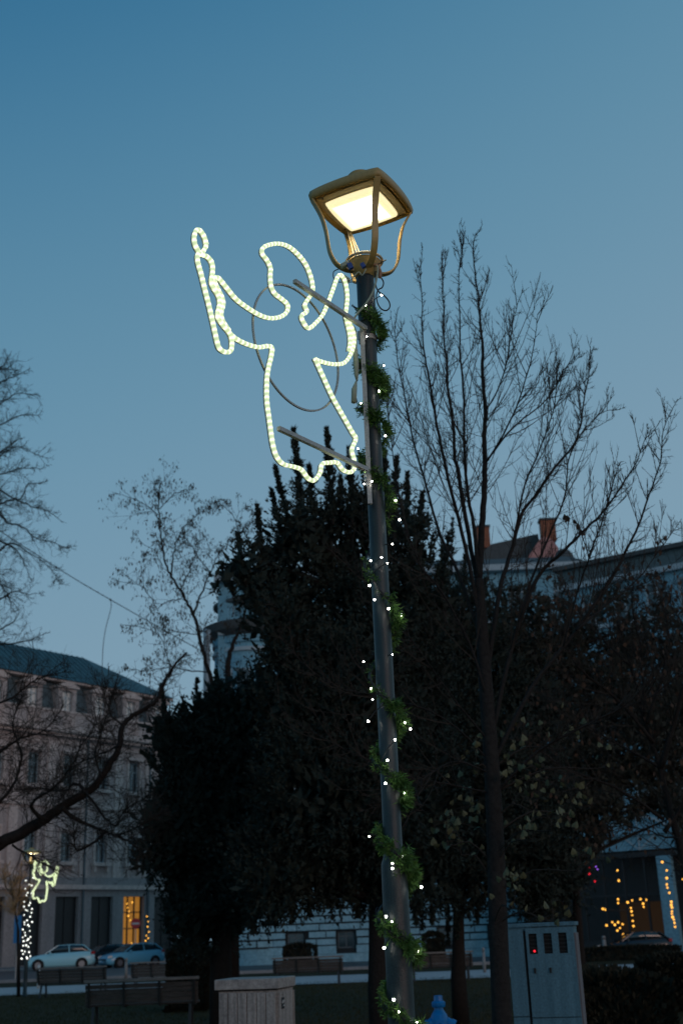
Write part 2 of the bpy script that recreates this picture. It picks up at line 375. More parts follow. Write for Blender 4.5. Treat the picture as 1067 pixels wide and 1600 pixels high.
tr = MB(); tr.frame_box(O, u, n, S0 - .1, S1 + .1, 6.1, 6.7, -.4, .18); tr.build('string_course', 'plaster_shaded', BL)
tr = MB(); tr.frame_box(O, u, n, S0 - .3, S1 + .3, 17.9, 18.2, .002, .45); tr.frame_box(O, u, n, S0 - .4, S1 + .4, 18.2, 18.6, -.5, .8); tr.frame_box(O, u, n, S0 - .1, S1 + .1, 17.3, 17.45, .002, .14); tr.build('cornice', 'trim', BL)
tr = MB(); tr.frame_box(O, u, n, S0 - .1, S1 + .1, 12.2, 12.5, .002, .22); tr.build('string_course', 'trim', BL)
for i in range(len(AX) - 1):        # flat pilasters between the windows
    c = (AX[i] + AX[i + 1]) / 2
    p = MB(); p.frame_box(O, u, n, c - .42, c + .42, 6.7, 12.2, .002, .13); p.frame_box(O, u, n, c - .42, c + .42, 12.5, 17.3, .002, .13); p.build('pilaster', 'trim', BL)
for a in AX:
    window(BL, O, u, n, a - .6, a + .6, 7.9, 10.15); window(BL, O, u, n, a - .6, a + .6, 13.9, 16.4)
    sl = MB(); sl.frame_box(O, u, n, a - .95, a + .95, 7.62, 7.88, .002, .38)
    for q in (-.7, .7): sl.frame_box(O, u, n, a + q - .12, a + q + .12, 7.15, 7.62, .002, .26)
    sl.build('window_sill', 'trim', BL)
    sl = MB(); sl.frame_box(O, u, n, a - .95, a + .95, 13.62, 13.88, .002, .38); sl.build('window_sill', 'trim', BL)
    h = MB(); h.frame_box(O, u, n, a - .85, a + .85, 16.55, 16.8, .002, .32); h.frame_box(O, u, n, a - .8, a - .62, 13.9, 16.55, .002, .14); h.frame_box(O, u, n, a + .62, a + .8, 13.9, 16.55, .002, .14); h.build('window_surround', 'trim', BL)
    h = MB(); h.frame_box(O, u, n, a - .8, a - .62, 7.9, 10.4, .002, .12); h.frame_box(O, u, n, a + .62, a + .8, 7.9, 10.4, .002, .12); h.frame_box(O, u, n, a - .8, a + .8, 10.4, 10.6, .002, .2); h.build('window_surround', 'trim', BL)
    if a == 13.5: continue
    d = MB(); d.frame_box(O, u, n, a - .85, a + 1.5, .15, 5.2, -.40, -.26); d.frame_box(O, u, n, a + .28, a + .38, .15, 5.2, -.258, -.20); d.frame_box(O, u, n, a - .85, a + .28, 3.7, 3.8, -.258, -.20); d.frame_box(O, u, n, a + .38, a + 1.5, 3.7, 3.8, -.258, -.20); d.build('dark_shutter', 'dark_door', BL)
for q in (-6.5, 8.1, 15.3): MB().frame_box(O, u, n, q - .06, q + .06, .2, 17.9, .135, .27).build('downpipe', 'slate', BL)
# the lit shop opening
d = MB(); d.frame_box(O, u, n, 12.65, 15.0, .15, 5.2, -.46, -.42); sh = d.build('shop_window', 'shop_glow', BL, label='amber lit shop window')
d = MB()
for q in (12.66, 13.4, 14.15, 14.88): d.frame_box(O, u, n, q, q + .1, .15, 5.2, -.41, -.30)
for z in (1.2, 2.6, 3.9): d.frame_box(O, u, n, 12.68, 14.98, z, z + .09, -.412, -.32)
d.build('mullion', 'dark_door', sh)
# parapet, mansard with dormers, upper roof
pa = MB(); pa.frame_box(O, u, n, S0, S1, 18.6, 20.0, -.6, -.15); pa.build('parapet', 'plaster_pink', BL)
pa = MB(); pa.frame_box(O, u, n, S0 - .1, S1 + .1, 20.0, 20.15, -.7, -.05); pa.build('parapet_cap', 'trim', BL)
for a in AX:
    b_ = MB(); 
    for q in range(6): b_.frame_box(O, u, n, a - .62 + q * .22, a - .52 + q * .22, 18.9, 19.8, -.148, -.06)
    b_.build('balustrade', 'trim', BL)
ms = MB(); rows = 9                                                  # slate courses stepping back up the mansard
for r_ in range(rows):
    z0 = 19.0 + r_ * .42; ms.frame_box(O, u, n, S0, S1, z0, z0 + .42, -3.5, -.72 - r_ * .11)
ms.build('mansard', 'slate', BL)
for a in AX:
    d = MB(); d.frame_box(O, u, n, a - .98, a - .52, 20.1, 22.2, -1.9, -.55); d.frame_box(O, u, n, a + .52, a + .98, 20.1, 22.2, -1.9, -.55)
    d.frame_box(O, u, n, a - .52, a + .52, 21.95, 22.2, -1.9, -.551); dm = d.build('dormer', 'plaster_pink', BL)
    pd = MB(); pd.frame_box(O, u, n, a - 1.15, a + 1.15, 22.2, 22.36, -1.9, -.35)
    pts = [O + u * (a - 1.2) - n * .34 + Vector((0, 0, 22.36)), O + u * (a + 1.2) - n * .34 + Vector((0, 0, 22.36)), O + u * a - n * .34 + Vector((0, 0, 22.78))]
    pd.prism(pts, -n * 1.5); pd.build('pediment', 'trim', dm)
    window(dm, O, u, n, a - .52, a + .52, 20.15, 21.95, 'glass_pale', 1, -.85)
co = MB(); co.frame_box(O, u, n, S0 - .2, S1 + .2, 22.78, 22.98, -3.2, -.9); co.build('eaves', 'trim', BL)
# sheet metal roof above the mansard with a hipped right end and standing seams
rf = MB(); z0, z1 = 22.98, 26.55
P = lambda a, d, z: O + u * a + n * d + Vector((0, 0, z))
A_, B_, C_, D_ = P(S0 - .3, -.8, z0), P(S1 + .3, -.8, z0), P(12.0, -5.5, z1), P(S0 - .3, -5.5, z1)
rf.quad(A_, B_, C_, D_); E_, F_ = P(S1 + .3, -11, z0), P(S0 - .3, -11, z0); rf.tri(B_, E_, C_); rf.quad(E_, F_, D_, C_)
rf.quad(P(S0 - .3, -.8, z0 - .03), P(S0 - .3, -11, z0 - .03), P(S1 + .3, -11, z0 - .03), P(S1 + .3, -.8, z0 - .03))
roof_o = rf.build('roof', 'roof', BL)
sm = MB()
for q in range(38):
    a = S0 + q * .62
    if a > 11.9: break
    sm.beam(P(a, -.82, z0 + .04), P(a, -5.45, z1 + .02), .05, .07)
sm.build('standing_seam', 'roof', roof_o, kind='stuff')

# ================================================================== CENTRAL PALE BUILDING behind the conifers, with round corner tower
O2 = Vector((-8.3, 75.0, 0)); u2 = Vector((1, 0, 0)); n2 = Vector((0, -1, 0))
BC = thing('pale_stone_building', 'pale blue building of coursed stone blocks behind the conifers with round corner tower', 'building', (O2.x, O2.y, 0))
L2 = 24.0; AX2 = [1.6 + 3.0 * i for i in range(8)]
mb = MB()
wall_with_holes(mb, O2, u2, n2, 0, L2, 0, 4.4, [(a - .55, a + .55, .75, 1.75) for a in AX2], -.5, -.06)
mb.build('plinth_wall', 'mortar', BC)
rowh = .42
proto_block = {}
for r_ in range(9):
    z0 = .95 + r_ * rowh; x = -(r_ % 2) * .6 - U(0, .2)
    while x < L2:
        wd = U(1.0, 1.35); a, b = max(x, 0) + .03, min(x + wd, L2) - .03; x += wd
        if b - a < .2: continue
        pr_ = U(.0, .03); segs_ = [(a, b)]
        if z0 + rowh > .75 and z0 < 1.7:                      # courses stop at the basement windows
            for c in AX2:
                segs_ = [q for (p_, q_) in segs_ for q in ((p_, min(q_, c - .62)), (max(p_, c + .62), q_)) if q[1] - q[0] > .18] if any(p_ < c + .62 and q_ > c - .62 for p_, q_ in segs_) else segs_
        for (a, b) in segs_:
          m_ = MB().frame_box(O2, u2, n2, a, b, z0 + .05, z0 + rowh - .05, -.058, .10 + pr_); m_.build('stone_block', 'block', BC)
pb = MB(); pb.frame_box(O2, u2, n2, -.1, L2 + .1, 0, .48, -.05, .16); pb.build('plinth', 'block', BC)
for i in range(7):
    a0 = AX2[i] + .6; a1 = AX2[i + 1] - .6
    m_ = MB().frame_box(O2, u2, n2, a0, a1, .50, .93, -.058, .12); m_.build('rough_stone', 'block', BC)
for a in AX2: window(BC, O2, u2, n2, a - .5, a + .5, .78, 1.72, 'glass', 1, -.35, 'slate')
mb = MB(); mb.frame_box(O2, u2, n2, -.1, L2 + .1, 4.42, 4.75, -.5, .25); mb.build('string_course', 'plaster_blue', BC)
for (za, zb) in ((4.75, 10.2), (10.2, 15.4), (15.4, 20.2), (20.2, 23.6)):
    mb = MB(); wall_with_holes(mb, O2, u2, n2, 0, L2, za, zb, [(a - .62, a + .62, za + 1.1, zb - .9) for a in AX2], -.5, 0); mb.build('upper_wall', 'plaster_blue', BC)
    for a in AX2: window(BC, O2, u2, n2, a - .62, a + .62, za + 1.1, zb - .9)
    if za > 5: mb = MB(); mb.frame_box(O2, u2, n2, 0, L2, za - .12, za + .12, .002, .16); mb.build('string_course', 'frame_white', BC)
mb = MB(); mb.frame_box(O2, u2, n2, -.2, L2 + .2, 23.6, 24.0, -.6, .6); mb.build('cornice', 'frame_white', BC)
mb = MB(); mb.frame_box(O2, u2, n2, 0, L2, 0, 23.5, -12, -.62); mb.build('inner_wall', 'plaster_blue', BC)
mb = MB()
mb.quad(O2 + Vector((-.2, -.5, 24.0)), O2 + Vector((L2 + .2, -.5, 24.0)), O2 + Vector((L2 + .2, 4.8, 26.0)), O2 + Vector((-.2, 4.8, 26.0)))
mb.quad(O2 + Vector((L2 + .2, 10, 24.0)), O2 + Vector((-.2, 10, 24.0)), O2 + Vector((-.2, 4.8, 26.0)), O2 + Vector((L2 + .2, 4.8, 26.0)))
mb.tri(O2 + Vector((-.2, 10, 24.0)), O2 + Vector((-.2, -.5, 24.0)), O2 + Vector((-.2, 4.8, 26.0)))
mb.tri(O2 + Vector((L2 + .2, -.5, 24.0)), O2 + Vector((L2 + .2, 10, 24.0)), O2 + Vector((L2 + .2, 4.8, 26.0)))
mb.build('roof', 'tile', BC)
def chimney(px, py0, py1, pw, Y, parent, m='brick'):
    a, b = at(px, py1, Y), at(px, py0, Y); wd = pw * Y / FPX
    c = MB(); c.box((a.x, a.y, (a.z + b.z) / 2), (wd, .8, b.z - a.z)); o = c.build('chimney', m, parent)
    c = MB(); c.box((a.x, a.y, b.z + .07), (wd * 1.16, .95, .16)); c.build('chimney_cap', 'tile', o)
# tower
TC = Vector((at(392, 1100, 77).x, 77.0, 0))
def zat(py, Y=77, px=392): return at(px, py, Y).z
zt0, zt1, zt2, zt3 = zat(1004), zat(985), zat(966), zat(947)
TW = thing('corner_tower', 'round pale tower with a wide dark cornice and smaller drum above, beside the white mast', 'tower', (TC.x, TC.y, 0))
t_ = MB(); t_.lathe(TC, [(2.35, 0), (2.35, zt0 - .5), (2.5, zt0 - .45), (2.5, zt0)], 36); t_.build('tower_wall', 'plaster_blue', TW, smooth=False)
for r_ in range(9):                                       # coursed blocks round the foot of the tower, street side
    z0 = .95 + r_ * .42; a = 175 + (r_ % 2) * 14
    while a < 365:
        da = U(24, 30); pts_o = []; m_ = MB()
        for q in range(4):
            t = rad(a + 1 + (da - 2) * q / 3); c_, s_ = math.cos(t), math.sin(t)
            for rr_, zz in ((2.378, z0 + .05), (2.46, z0 + .05), (2.46, z0 + .37), (2.378, z0 + .37)): m_.v.append((TC.x + rr_ * c_, TC.y + rr_ * s_, zz))
        for q in range(3):
            for j in range(4): m_.f.append((q * 4 + j, q * 4 + (j + 1) % 4, q * 4 + 4 + (j + 1) % 4, q * 4 + 4 + j))
        m_.f += [(0, 1, 2, 3), (15, 14, 13, 12)]; m_.build('stone_block', 'block', TW); a += da
MB().lathe(TC, [(2.37, .9), (2.37, 4.8)], 36).build('mortar_course', 'mortar', TW)
t_ = MB(); t_.lathe(TC, [(2.5, zt0), (3.0, zt0 + .35), (3.15, zt1), (2.9, zt1 + .12), (1.9, zt1 + .3)], 36); t_.build('cornice', 'tile', TW)
t_ = MB(); t_.lathe(TC, [(2.0, zt1 + .2), (2.0, zt2 + .45)], 36); t_.build('upper_drum', 'plaster_blue', TW)
t_ = MB(); t_.lathe(TC, [(2.05, zt2 + .45), (2.45, zt2 + .62), (2.45, zt2 + .8), (2.2, zt2 + .95), (.4, zt3 + .6)], 36); t_.build('tower_roof', 'tile', TW)
for k_, zz in ((0, zt0 - 1.1), (1, zt0 - 6.0), (2, zt0 - 10.8)):
    t_ = MB(); t_.lathe(TC, [(2.36, zz), (2.5, zz + .06), (2.5, zz + .28), (2.36, zz + .34)], 36); t_.build('string_course', 'frame_white', TW)
    for ang in (-125, -96, -66, -38):
        c_, s_ = math.cos(rad(ang)), math.sin(rad(ang)); nn = Vector((c_, s_, 0)); uu = Vector((-s_, c_, 0)); OO = TC + nn * 2.36
        window(TW, OO, uu, nn, -.42, .42, zz - 3.2, zz - 1.1, 'glass', 1, -.03)
for px_ in (): pass
# ================================================================== RIGHT BUILDING
q0, q1 = at(869, 884, 66), at(1067, 852, 62)
O3 = Vector((q0.x, q0.y, 0)); u3 = (q1 - q0); u3.z = 0; u3.normalize(); n3 = Vector((u3.y, -u3.x, 0)); H3 = (q0.z + q1.z) / 2
BR = thing('right_apartment_house', 'pale blue house with plain attic wall at the right edge, shopfront below', 'building', (O3.x, O3.y, 0))
def on3(px, py):
    p = on_plane(px, py, O3, n3); return (p - O3).dot(u3), p.z
L3 = 16.0
zw1 = on3(1030, 905)[1]; zw0 = on3(1030, 948)[1]; sx = on3(1025, 925)[0]
AX3 = [sx - 3.7, sx - 1.85, sx, sx + 1.85, sx + 3.7, sx + 5.55, sx + 7.4]
AX3 = [a for a in AX3 if a > .9]
fl3 = [(6.2, 10.2), (10.2, 14.0), (14.0, zw1 + .5)]
mb = MB(); mb.frame_box(O3, u3, n3, 0, L3, zw1 + .5, H3 - .25, -.5, .0); mb.build('attic_wall', 'attic', BR)
mb = MB(); mb.frame_box(O3, u3, n3, -.2, L3, H3 - .25, H3, -.6, .3); mb.build('roof_edge', 'tile', BR)
mb = MB(); mb.frame_box(O3, u3, n3, 0, L3, 6, H3 - .3, -9, -.62); mb.build('inner_wall', 'tile', BR)
mb = MB(); mb.frame_box(O3, u3, n3, 0, L3, zw1 + .3, zw1 + .62, .002, .3); mb.build('cornice', 'frame_white', BR)
for (za, zb) in fl3:
    top = min(zb - .6, zw1) if zb > 14.5 else zb - .9
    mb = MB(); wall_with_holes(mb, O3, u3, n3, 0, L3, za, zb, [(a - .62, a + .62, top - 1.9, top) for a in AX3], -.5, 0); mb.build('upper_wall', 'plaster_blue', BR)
    for a in AX3:
        window(BR, O3, u3, n3, a - .62, a + .62, top - 1.9, top, 'glass', 1, -.15)
        s_ = MB(); s_.frame_box(O3, u3, n3, a - .8, a + .8, top - 2.1, top - 1.92, .002, .2); s_.build('window_sill', 'frame_white', BR)
# shopfront: recess, arched fanlight, pale pillar
sa0, zf0 = on3(905, 1340); sa1, _ = on3(1012, 1330); pz = on3(1030, 1330)[0]
mb = MB(); mb.frame_box(O3, u3, n3, -4.5, L3, 0, 6.0, -2.2, -2.0); mb.build('shop_back_wall', 'dark_door', BR)
mb = MB(); mb.frame_box(O3, u3, n3, -4.5, L3, 5.9, 6.2, -2.0, .25); mb.build('shop_lintel', 'plaster_blue', BR)
zs = on3(1000, 1328)[1]
mb = MB(); mb.frame_box(O3, u3, n3, 0, L3, zs - .35, zs - .1, -.2, .1); mb.build('shop_transom', 'dark_door', BR)
mb = MB(); mb.frame_box(O3, u3, n3, sa1 + .4, sa1 + 1.15, .3, zs - .36, -.3, .12); mb.build('pillar', 'plaster_blue', BR)
mb = MB(); mb.frame_box(O3, u3, n3, sa1 + .3, sa1 + 1.25, 0, .35, -.4, .2); mb.build('pillar_base', 'plaster_blue', BR)
mb = MB(); ac, ar = on3(997, 1310)[0], 2.0; pts = []
for i in range(13):
    t = math.pi * i / 12; p = O3 + u3 * (ac - math.cos(t) * ar * 1.05) + n3 * .05 + Vector((0, 0, zs + math.sin(t) * ar * .85)); pts.append(p)
mb.prism(pts, n3 * -.06); fo = mb.build('arched_fanlight', 'plaster_blue', BR)  # plaster blue on the pane stands in for reflected sky
mb = MB()
for i in range(13):
    t = math.pi * i / 12; t2 = math.pi * min(i + 1, 12) / 12
    if i < 12: mb.beam(pts[i] + n3 * .04, pts[i + 1] + n3 * .04, .12, .12, n3)
for i in (3, 6, 9): mb.beam(O3 + u3 * ac + n3 * .08 + Vector((0, 0, zs)), pts[i] + n3 * .03, .06, .06, n3)
mb.build('arch_frame', 'frame_white', fo)
mb = MB(); mb.frame_box(O3, u3, n3, sa0 + 1.2, sa1 + .2, 1.0, 2.6, -1.98, -1.9); mb.build('shop_window', mat('dim_shop_glow', (.1, .05, .02), .9, emit=(1, .36, .06), es=.005), BR, label='dim amber glow inside the shop')
mb = MB(); mb.frame_box(O3, u3, n3, sa1 + 1.3, sa1 + 3.5, .8, 3.6, -1.98, -1.9); mb.build('shop_window', mat('dim_shop_glow_b', (.1, .04, .02), .9, emit=(1, .26, .05), es=.014), BR)
for q in range(6):                                             # dark glazing bars and a rail across the shopfront
    a_ = sa0 - 1.2 + q * 1.15
    if sa1 + .3 < a_ < sa1 + 1.3: continue
    MB().frame_box(O3, u3, n3, a_ - .05, a_ + .05, .3, zs - .37, -.32, -.22).build('mullion', 'dark_door', BR)
MB().frame_box(O3, u3, n3, -4.4, sa1 + .3, 2.9, 3.0, -.34, -.21).build('shop_rail', 'dark_door', BR)
MB().frame_box(O3, u3, n3, -4.4, sa1 + .3, 0, .75, -.36, -.18).build('stall_riser', 'dark_door', BR)
def bulbs(name, label, cat, lst, Y, m, r=.055, jitter=.4):
    pts = [at(px, py, Y + U(-jitter, jitter)) for px, py in lst]
    t = thing(name, label, cat, tuple(pts[0]))
    for p in pts: MB().ball(p, r * U(.8, 1.15), 8, 5).build('bulb', m, t)
    pts2 = sorted(pts, key=lambda p: -p.z)
    w_ = MB()
    for a, b in zip(pts2[:-1], pts2[1:]): w_.tube([a, (a + b) / 2 - Vector((0, 0, .1)), b], .008, 3)
    w_.build('wire', 'black', t)
    return t
bulbs('fairy_lights', 'tall vertical strand of amber fairy lights right of the pale pillar', 'string lights',
      [(1034, 1347), (1041, 1360), (1041, 1372), (1041, 1382), (1042, 1387), (1045, 1395), (1048, 1409), (1048, 1414), (1049, 1418), (1049, 1424), (1049, 1428), (1050, 1433), (1052, 1437), (1053, 1442), (1054, 1448), (1066, 1374)], 60, 'amber')
bulbs('fairy_lights', 'scattered amber fairy lights low in the dark shopfront behind the bollard', 'string lights',
      [(965, 1405), (965, 1411), (987, 1407), (1000, 1405), (1004, 1412), (1005, 1417), (1009, 1406), (985, 1419), (986, 1424), (987, 1430), (941, 1420), (945, 1421), (947, 1446), (956, 1441), (960, 1445), (965, 1441), (972, 1444), (968, 1450), (964, 1454), (973, 1460), (988, 1439), (989, 1447), (964, 1360), (966, 1376), (980, 1410)], 61, 'amber', .05)
bulbs('shop_sign_lights', 'small cluster of red lights in the dark left of the arched fanlight', 'light', [(920, 1356), (920, 1360), (920, 1365), (929, 1377)], 62, 'red_led', .06, .1)
bulbs('shop_sign_lights', 'tiny violet lights just right of the red lights', 'light', [(930, 1354), (933, 1358)], 62, 'violet_led', .04, .1)
bulbs('fairy_lights', 'amber fairy lights wound up beside the lit left shop opening', 'string lights',
      [(199, 1412), (200, 1418), (202, 1424), (201, 1431), (204, 1438), (230, 1432), (232, 1440), (231, 1448), (233, 1456), (229, 1462), (207, 1410), (206, 1474), (228, 1470), (232, 1466)], 101, 'amber', .06)

# pink gable wall with brick chimney, roof beside it
GB = thing('gable_house', 'pink gable wall topped by an orange brick chimney above the roofs', 'building', tuple(at(845, 900, 84)))
pl = [(812, 905), (820, 878), (838, 850), (846, 838), (862, 842), (872, 856), (872, 905)]
mb = MB(); mb.prism([at(x, y, 84) for x, y in pl], (0, 1.2, 0)); mb.build('gable_wall', 'pink_wall', GB)
chimney(857, 815, 846, 24, 84.5, GB); 
mb = MB(); mb.prism([at(x, y, 85.4) for x, y in [(700, 905), (740, 872), (768, 850), (840, 834), (845, 860), (845, 905)]], (0, 5, 0)); mb.build('roof', 'tile', GB)
chimney(756, 826, 858, 20, 86, GB)
mb = MB(); c_ = at(884, 905, 83); mb.lathe((c_.x, c_.y, c_.z), [(.75, -3), (.75, 1.1), (.8, 1.15), (.72, 1.7), (.45, 2.15), (.1, 2.3)], 16); mb.build('dome', 'tile', GB)
a_ = MB(); p_ = at(1066, 852, 62.3); a_.tube([p_, at(1064, 815, 62.3)], .03, 4); MBo = a_.build('antenna_rod', 'iron', BR)

# pale mast before the tower
m0 = at(323.5, 987, 60); mt = thing('tall_mast', 'pale round mast rising in front of the tower cornice', 'mast', (m0.x, m0.y, 0))
mb = MB(); mb.lathe((m0.x, m0.y, 0), [(.24, 0), (.24, .4), (.19, .42), (.175, m0.z - .3), (.19, m0.z - .28), (.19, m0.z)], 16); mb.build('shaft', 'mast', mt, smooth=True)
mb = MB(); mb.lathe((m0.x, m0.y, m0.z), [(.21, .002), (.21, .05), (.05, .14)], 16); mb.build('cap', 'mast', mt)

# ================================================================== TREES
def px_path(lst, Y0, Y1=None, sub=4, wob=0.0):
    """stem through measured directions, at a distance running from Y0 to Y1"""
    Y1 = Y0 if Y1 is None else Y1; n_ = len(lst)
    pts = [at(x, y, Y0 + (Y1 - Y0) * i / max(n_ - 1, 1)) for i, (x, y) in enumerate(lst)]
    pts = smooth_path(pts, sub) if len(pts) > 2 else pts
    if wob:
        for p in pts[1:-1]: p += Vector((U(-wob, wob), U(-wob, wob), U(-wob, wob)))
    return pts
UP = Vector((0, 0, 1))
def spur(mb, p, d, ln, r, lvl, up=.3, bend=.25, kids=4, segs=4, ang=(30, 60), shrink=(.25, .5), endpts=None):
    pts = [p.copy()]; q = p.copy(); d = d.normalized()
    for k_ in range(segs):
        d = (d + UP * up / segs + Vector((U(-1, 1), U(-1, 1), U(-1, 1))) * bend / math.sqrt(segs)).normalized()
        q = q + d * ln / segs; pts.append(q.copy())
    mb.tube(pts, [r * (1 - .65 * k_ / segs) for k_ in range(segs + 1)], 3, cap=False)
    if endpts is not None: endpts.append((pts[-1], d))
    if lvl > 0:
        for _ in range(kids):
            t = U(.15, .98); k_ = min(int(t * segs), segs - 1); f = t * segs - k_; c = pts[k_].lerp(pts[k_ + 1], f); dd = (pts[k_ + 1] - pts[k_]).normalized()
            ax = dd.orthogonal().normalized(); ax = Quaternion(dd, U(0, 6.28)) @ ax
            nd = Quaternion(ax, rad(U(*ang))) @ dd
            spur(mb, c, nd, ln * U(*shrink), r * .62, lvl - 1, up, bend, max(kids - 1, 2), max(segs - 1, 2), ang, shrink, endpts)
def clothe(mb, pts, n_, ln, r, lvl, t0=.15, taper=True, **k_):
    """side shoots along a stem"""
    L = [0]
    for a, b in zip(pts[:-1], pts[1:]): L.append(L[-1] + (b - a).length)
    for _ in range(n_):
        s_ = U(t0, 1) * L[-1]; i = 0
        while i < len(L) - 2 and L[i + 1] < s_: i += 1
        f = (s_ - L[i]) / max(L[i + 1] - L[i], 1e-6); p = pts[i].lerp(pts[i + 1], f); d = (pts[i + 1] - pts[i]).normalized()
        ax = Quaternion(d, U(0, 6.28)) @ d.orthogonal().normalized(); nd = Quaternion(ax, rad(U(*k_.get('ang', (35, 65))))) @ d
        l_ = U(*ln) * ((1.25 - 1.0 * s_ / L[-1]) if taper else 1); spur(mb, p, nd, l_, r, lvl, **k_)
def limb(mb, pts, r0, r1, n_=6, e=1.0):
    N = len(pts) - 1; mb.tube(pts, [r1 + (r0 - r1) * (1 - i / N) ** e for i in range(N + 1)], n_)

# ---- slender young linden right of the lamp
YT = 10.2
zc = lambda *l: [(600 + a * .4377, 340 + b * .4377) for a, b in l]
LT = thing('linden_tree', 'bare young linden with upright shoots and few low olive leaves, right of lamp post', 'tree', tuple(Vector((at(786, 1600, YT).x, YT, 0))))
base = at(784, 1600, YT); foot = Vector((base.x + .005, YT, 0))
trunk = [foot, base] + px_path([(778, 1450), (773, 1300), (767, 1185), (757, 1050), (751, 960), (748, 905)], YT, YT, 3)
mb = MB(); N_ = len(trunk); mb.tube(trunk, [.090 if i == 0 else .080 - .040 * (i / N_) ** 1.3 for i in range(N_)], 12); mb.build('trunk', 'bark', LT, smooth=True)
stems = [
    ([(748, 905)] + zc((345, 1150), (356, 1000), (358, 880), (357, 780), (360, 690), (350, 560), (352, 470), (342, 380), (335, 280), (320, 170), (318, 100), (326, 55)), 0, .037),
    ([(750, 930)] + zc((300, 1130), (262, 900), (250, 850), (245, 730), (225, 600), (222, 520), (210, 400), (212, 320), (205, 200), (206, 150)), .5, .026),
    ([(749, 915)] + zc((318, 1100), (300, 1000), (285, 830), (285, 650), (272, 500), (270, 350), (267, 200), (286, 85)), -.5, .022),
    ([(748, 960)] + zc((290, 1180), (240, 980), (195, 780), (165, 600), (145, 500), (135, 380), (135, 290), (122, 170)), -.8, .022),
    ([(752, 1000)] + zc((260, 1260), (200, 1130), (150, 960), (105, 800), (75, 650), (50, 520), (40, 440), (38, 380)), .8, .019),
    (zc((358, 880), (440, 770), (500, 715), (570, 660), (620, 590), (650, 540), (696, 498)), .6, .011),
    (zc((360, 690), (408, 610), (440, 500), (450, 420), (470, 330), (495, 255)), -.5, .009),
    (zc((358, 880), (410, 800), (470, 680), (510, 560), (535, 450), (547, 345)), -.9, .012),
    ([(760, 1060), (778, 935)] + zc((430, 1260), (460, 1170), (485, 1070), (540, 990), (610, 890), (670, 820), (700, 740), (712, 660), (730, 550), (735, 500), (748, 462)), .7, .026),
    (zc((455, 1180), (500, 960), (545, 850), (600, 700), (625, 570), (680, 500)), -.8, .011),
    ([(768, 1150), (800, 1010), (838, 905)] + zc((640, 1190), (720, 1110), (790, 1040), (850, 950), (900, 870), (945, 748)), -.4, .024),
    ([(800, 1010), (822, 930)] + zc((560, 1200), (640, 1010), (655, 880), (690, 790), (770, 700), (830, 685)), .9, .015),
    ([(770, 1195), (830, 1075), (900, 985)] + zc((815, 1279), (862, 1190), (905, 1100), (945, 990), (985, 870), (995, 760), (1045, 650)), .3, .024),
    ([(900, 985), (960, 935)] + zc((905, 1290), (980, 1190), (1060, 1075)), .8, .012),
    ([(880, 1010), (900, 930)] + zc((735, 1200), (790, 1040), (830, 900), (845, 870)), -.6, .011),
    ([(768, 1120), (735, 1010), (690, 925), (655, 880), (628, 800), (612, 700), (602, 600)], -.9, .016),
    ([(772, 1240), (840, 1175), (930, 1125), (1020, 1085), (1090, 1030)], -.5, .018),
    ([(764, 1160), (700, 1080), (650, 1010), (590, 930), (545, 880)], -1.0, .011),
    ([(768, 1210), (715, 1190), (670, 1210), (630, 1245), (560, 1270)], -.7, .010),
    ([(766, 1190), (690, 1120), (600, 1090), (520, 1070), (450, 1010), (425, 940)], -1.2, .009),
    ([(766, 1240), (700, 1225), (640, 1215), (580, 1190), (500, 1150), (440, 1110)], -1.1, .008),
]
tw = MB()
for lst, dy, r0 in stems:
    pts = px_path(lst, YT, YT + dy, 4, .004)
    b_ = MB(); limb(b_, pts, r0 * .88, .0026, 7, 1.1); b_.build('branch', 'bark', LT, smooth=True)
    L_ = sum((b - a).length for a, b in zip(pts[:-1], pts[1:]))
    clothe(tw, pts, int(L_ * 25), (.10, .38), .0033, 1, t0=.22, up=.15, bend=.13, kids=3, segs=4, ang=(40, 75), shrink=(.15, .4))
    clothe(tw, pts, int(L_ * 6.2), (.45, 1.2), .0050, 2, t0=.15, up=.75, bend=.08, kids=5, segs=6, ang=(22, 45), shrink=(.16, .4))
tw.build('twigs', 'twig', LT, kind='stuff')
# heart shaped leaves left on the low shoots
def leaf_mesh(name, m, s_=1.0):
    o_ = [(0, 0), (.30, -.12), (.52, .10), (.50, .42), (.28, .75), (0, 1.1), (-.28, .75), (-.50, .42), (-.52, .10), (-.30, -.12)]
    me = bpy.data.meshes.new(name); vs = [(0, .4 * s_, .07 * s_)] + [(x * s_, y * s_, -.05 * s_ * abs(x) * 2) for x, y in o_]
    me.from_pydata(vs, [], [(0, i + 1, (i + 1) % 10 + 1) for i in range(10)]); me.materials.append(M[m]); return me
lm = leaf_mesh('leaf', 'leaf_olive', .047); lmb = leaf_mesh('leaf', 'leaf_brown', .05)
def add_leaf(me, p, parent, sc=1.0):
    o = bpy.data.objects.new('leaf', me); COL.objects.link(o); o.parent = parent; o.location = p - ORG[parent.name]
    o.rotation_euler = (rad(U(60, 130) if R() < .7 else U(0, 360)), U(-.6, .6), U(-1.2, 1.2)); s_ = sc * U(.7, 1.25); o.scale = (s_, s_, s_)
clusters = [(735, 1265, 50, 35, 36), (700, 1290, 35, 30, 18), (805, 1180, 30, 40, 26), (835, 1225, 40, 40, 24), (860, 1280, 40, 18, 14), (890, 1245, 25, 25, 12),
            (720, 1320, 45, 15, 10), (800, 1390, 30, 30, 14), (790, 1340, 20, 40, 10), (830, 1300, 35, 12, 10), (880, 1140, 40, 30, 10), (745, 1175, 20, 20, 8), (940, 1180, 20, 20, 4), (900, 1340, 50, 20, 8), (860, 1420, 40, 20, 8)]
sp = MB()
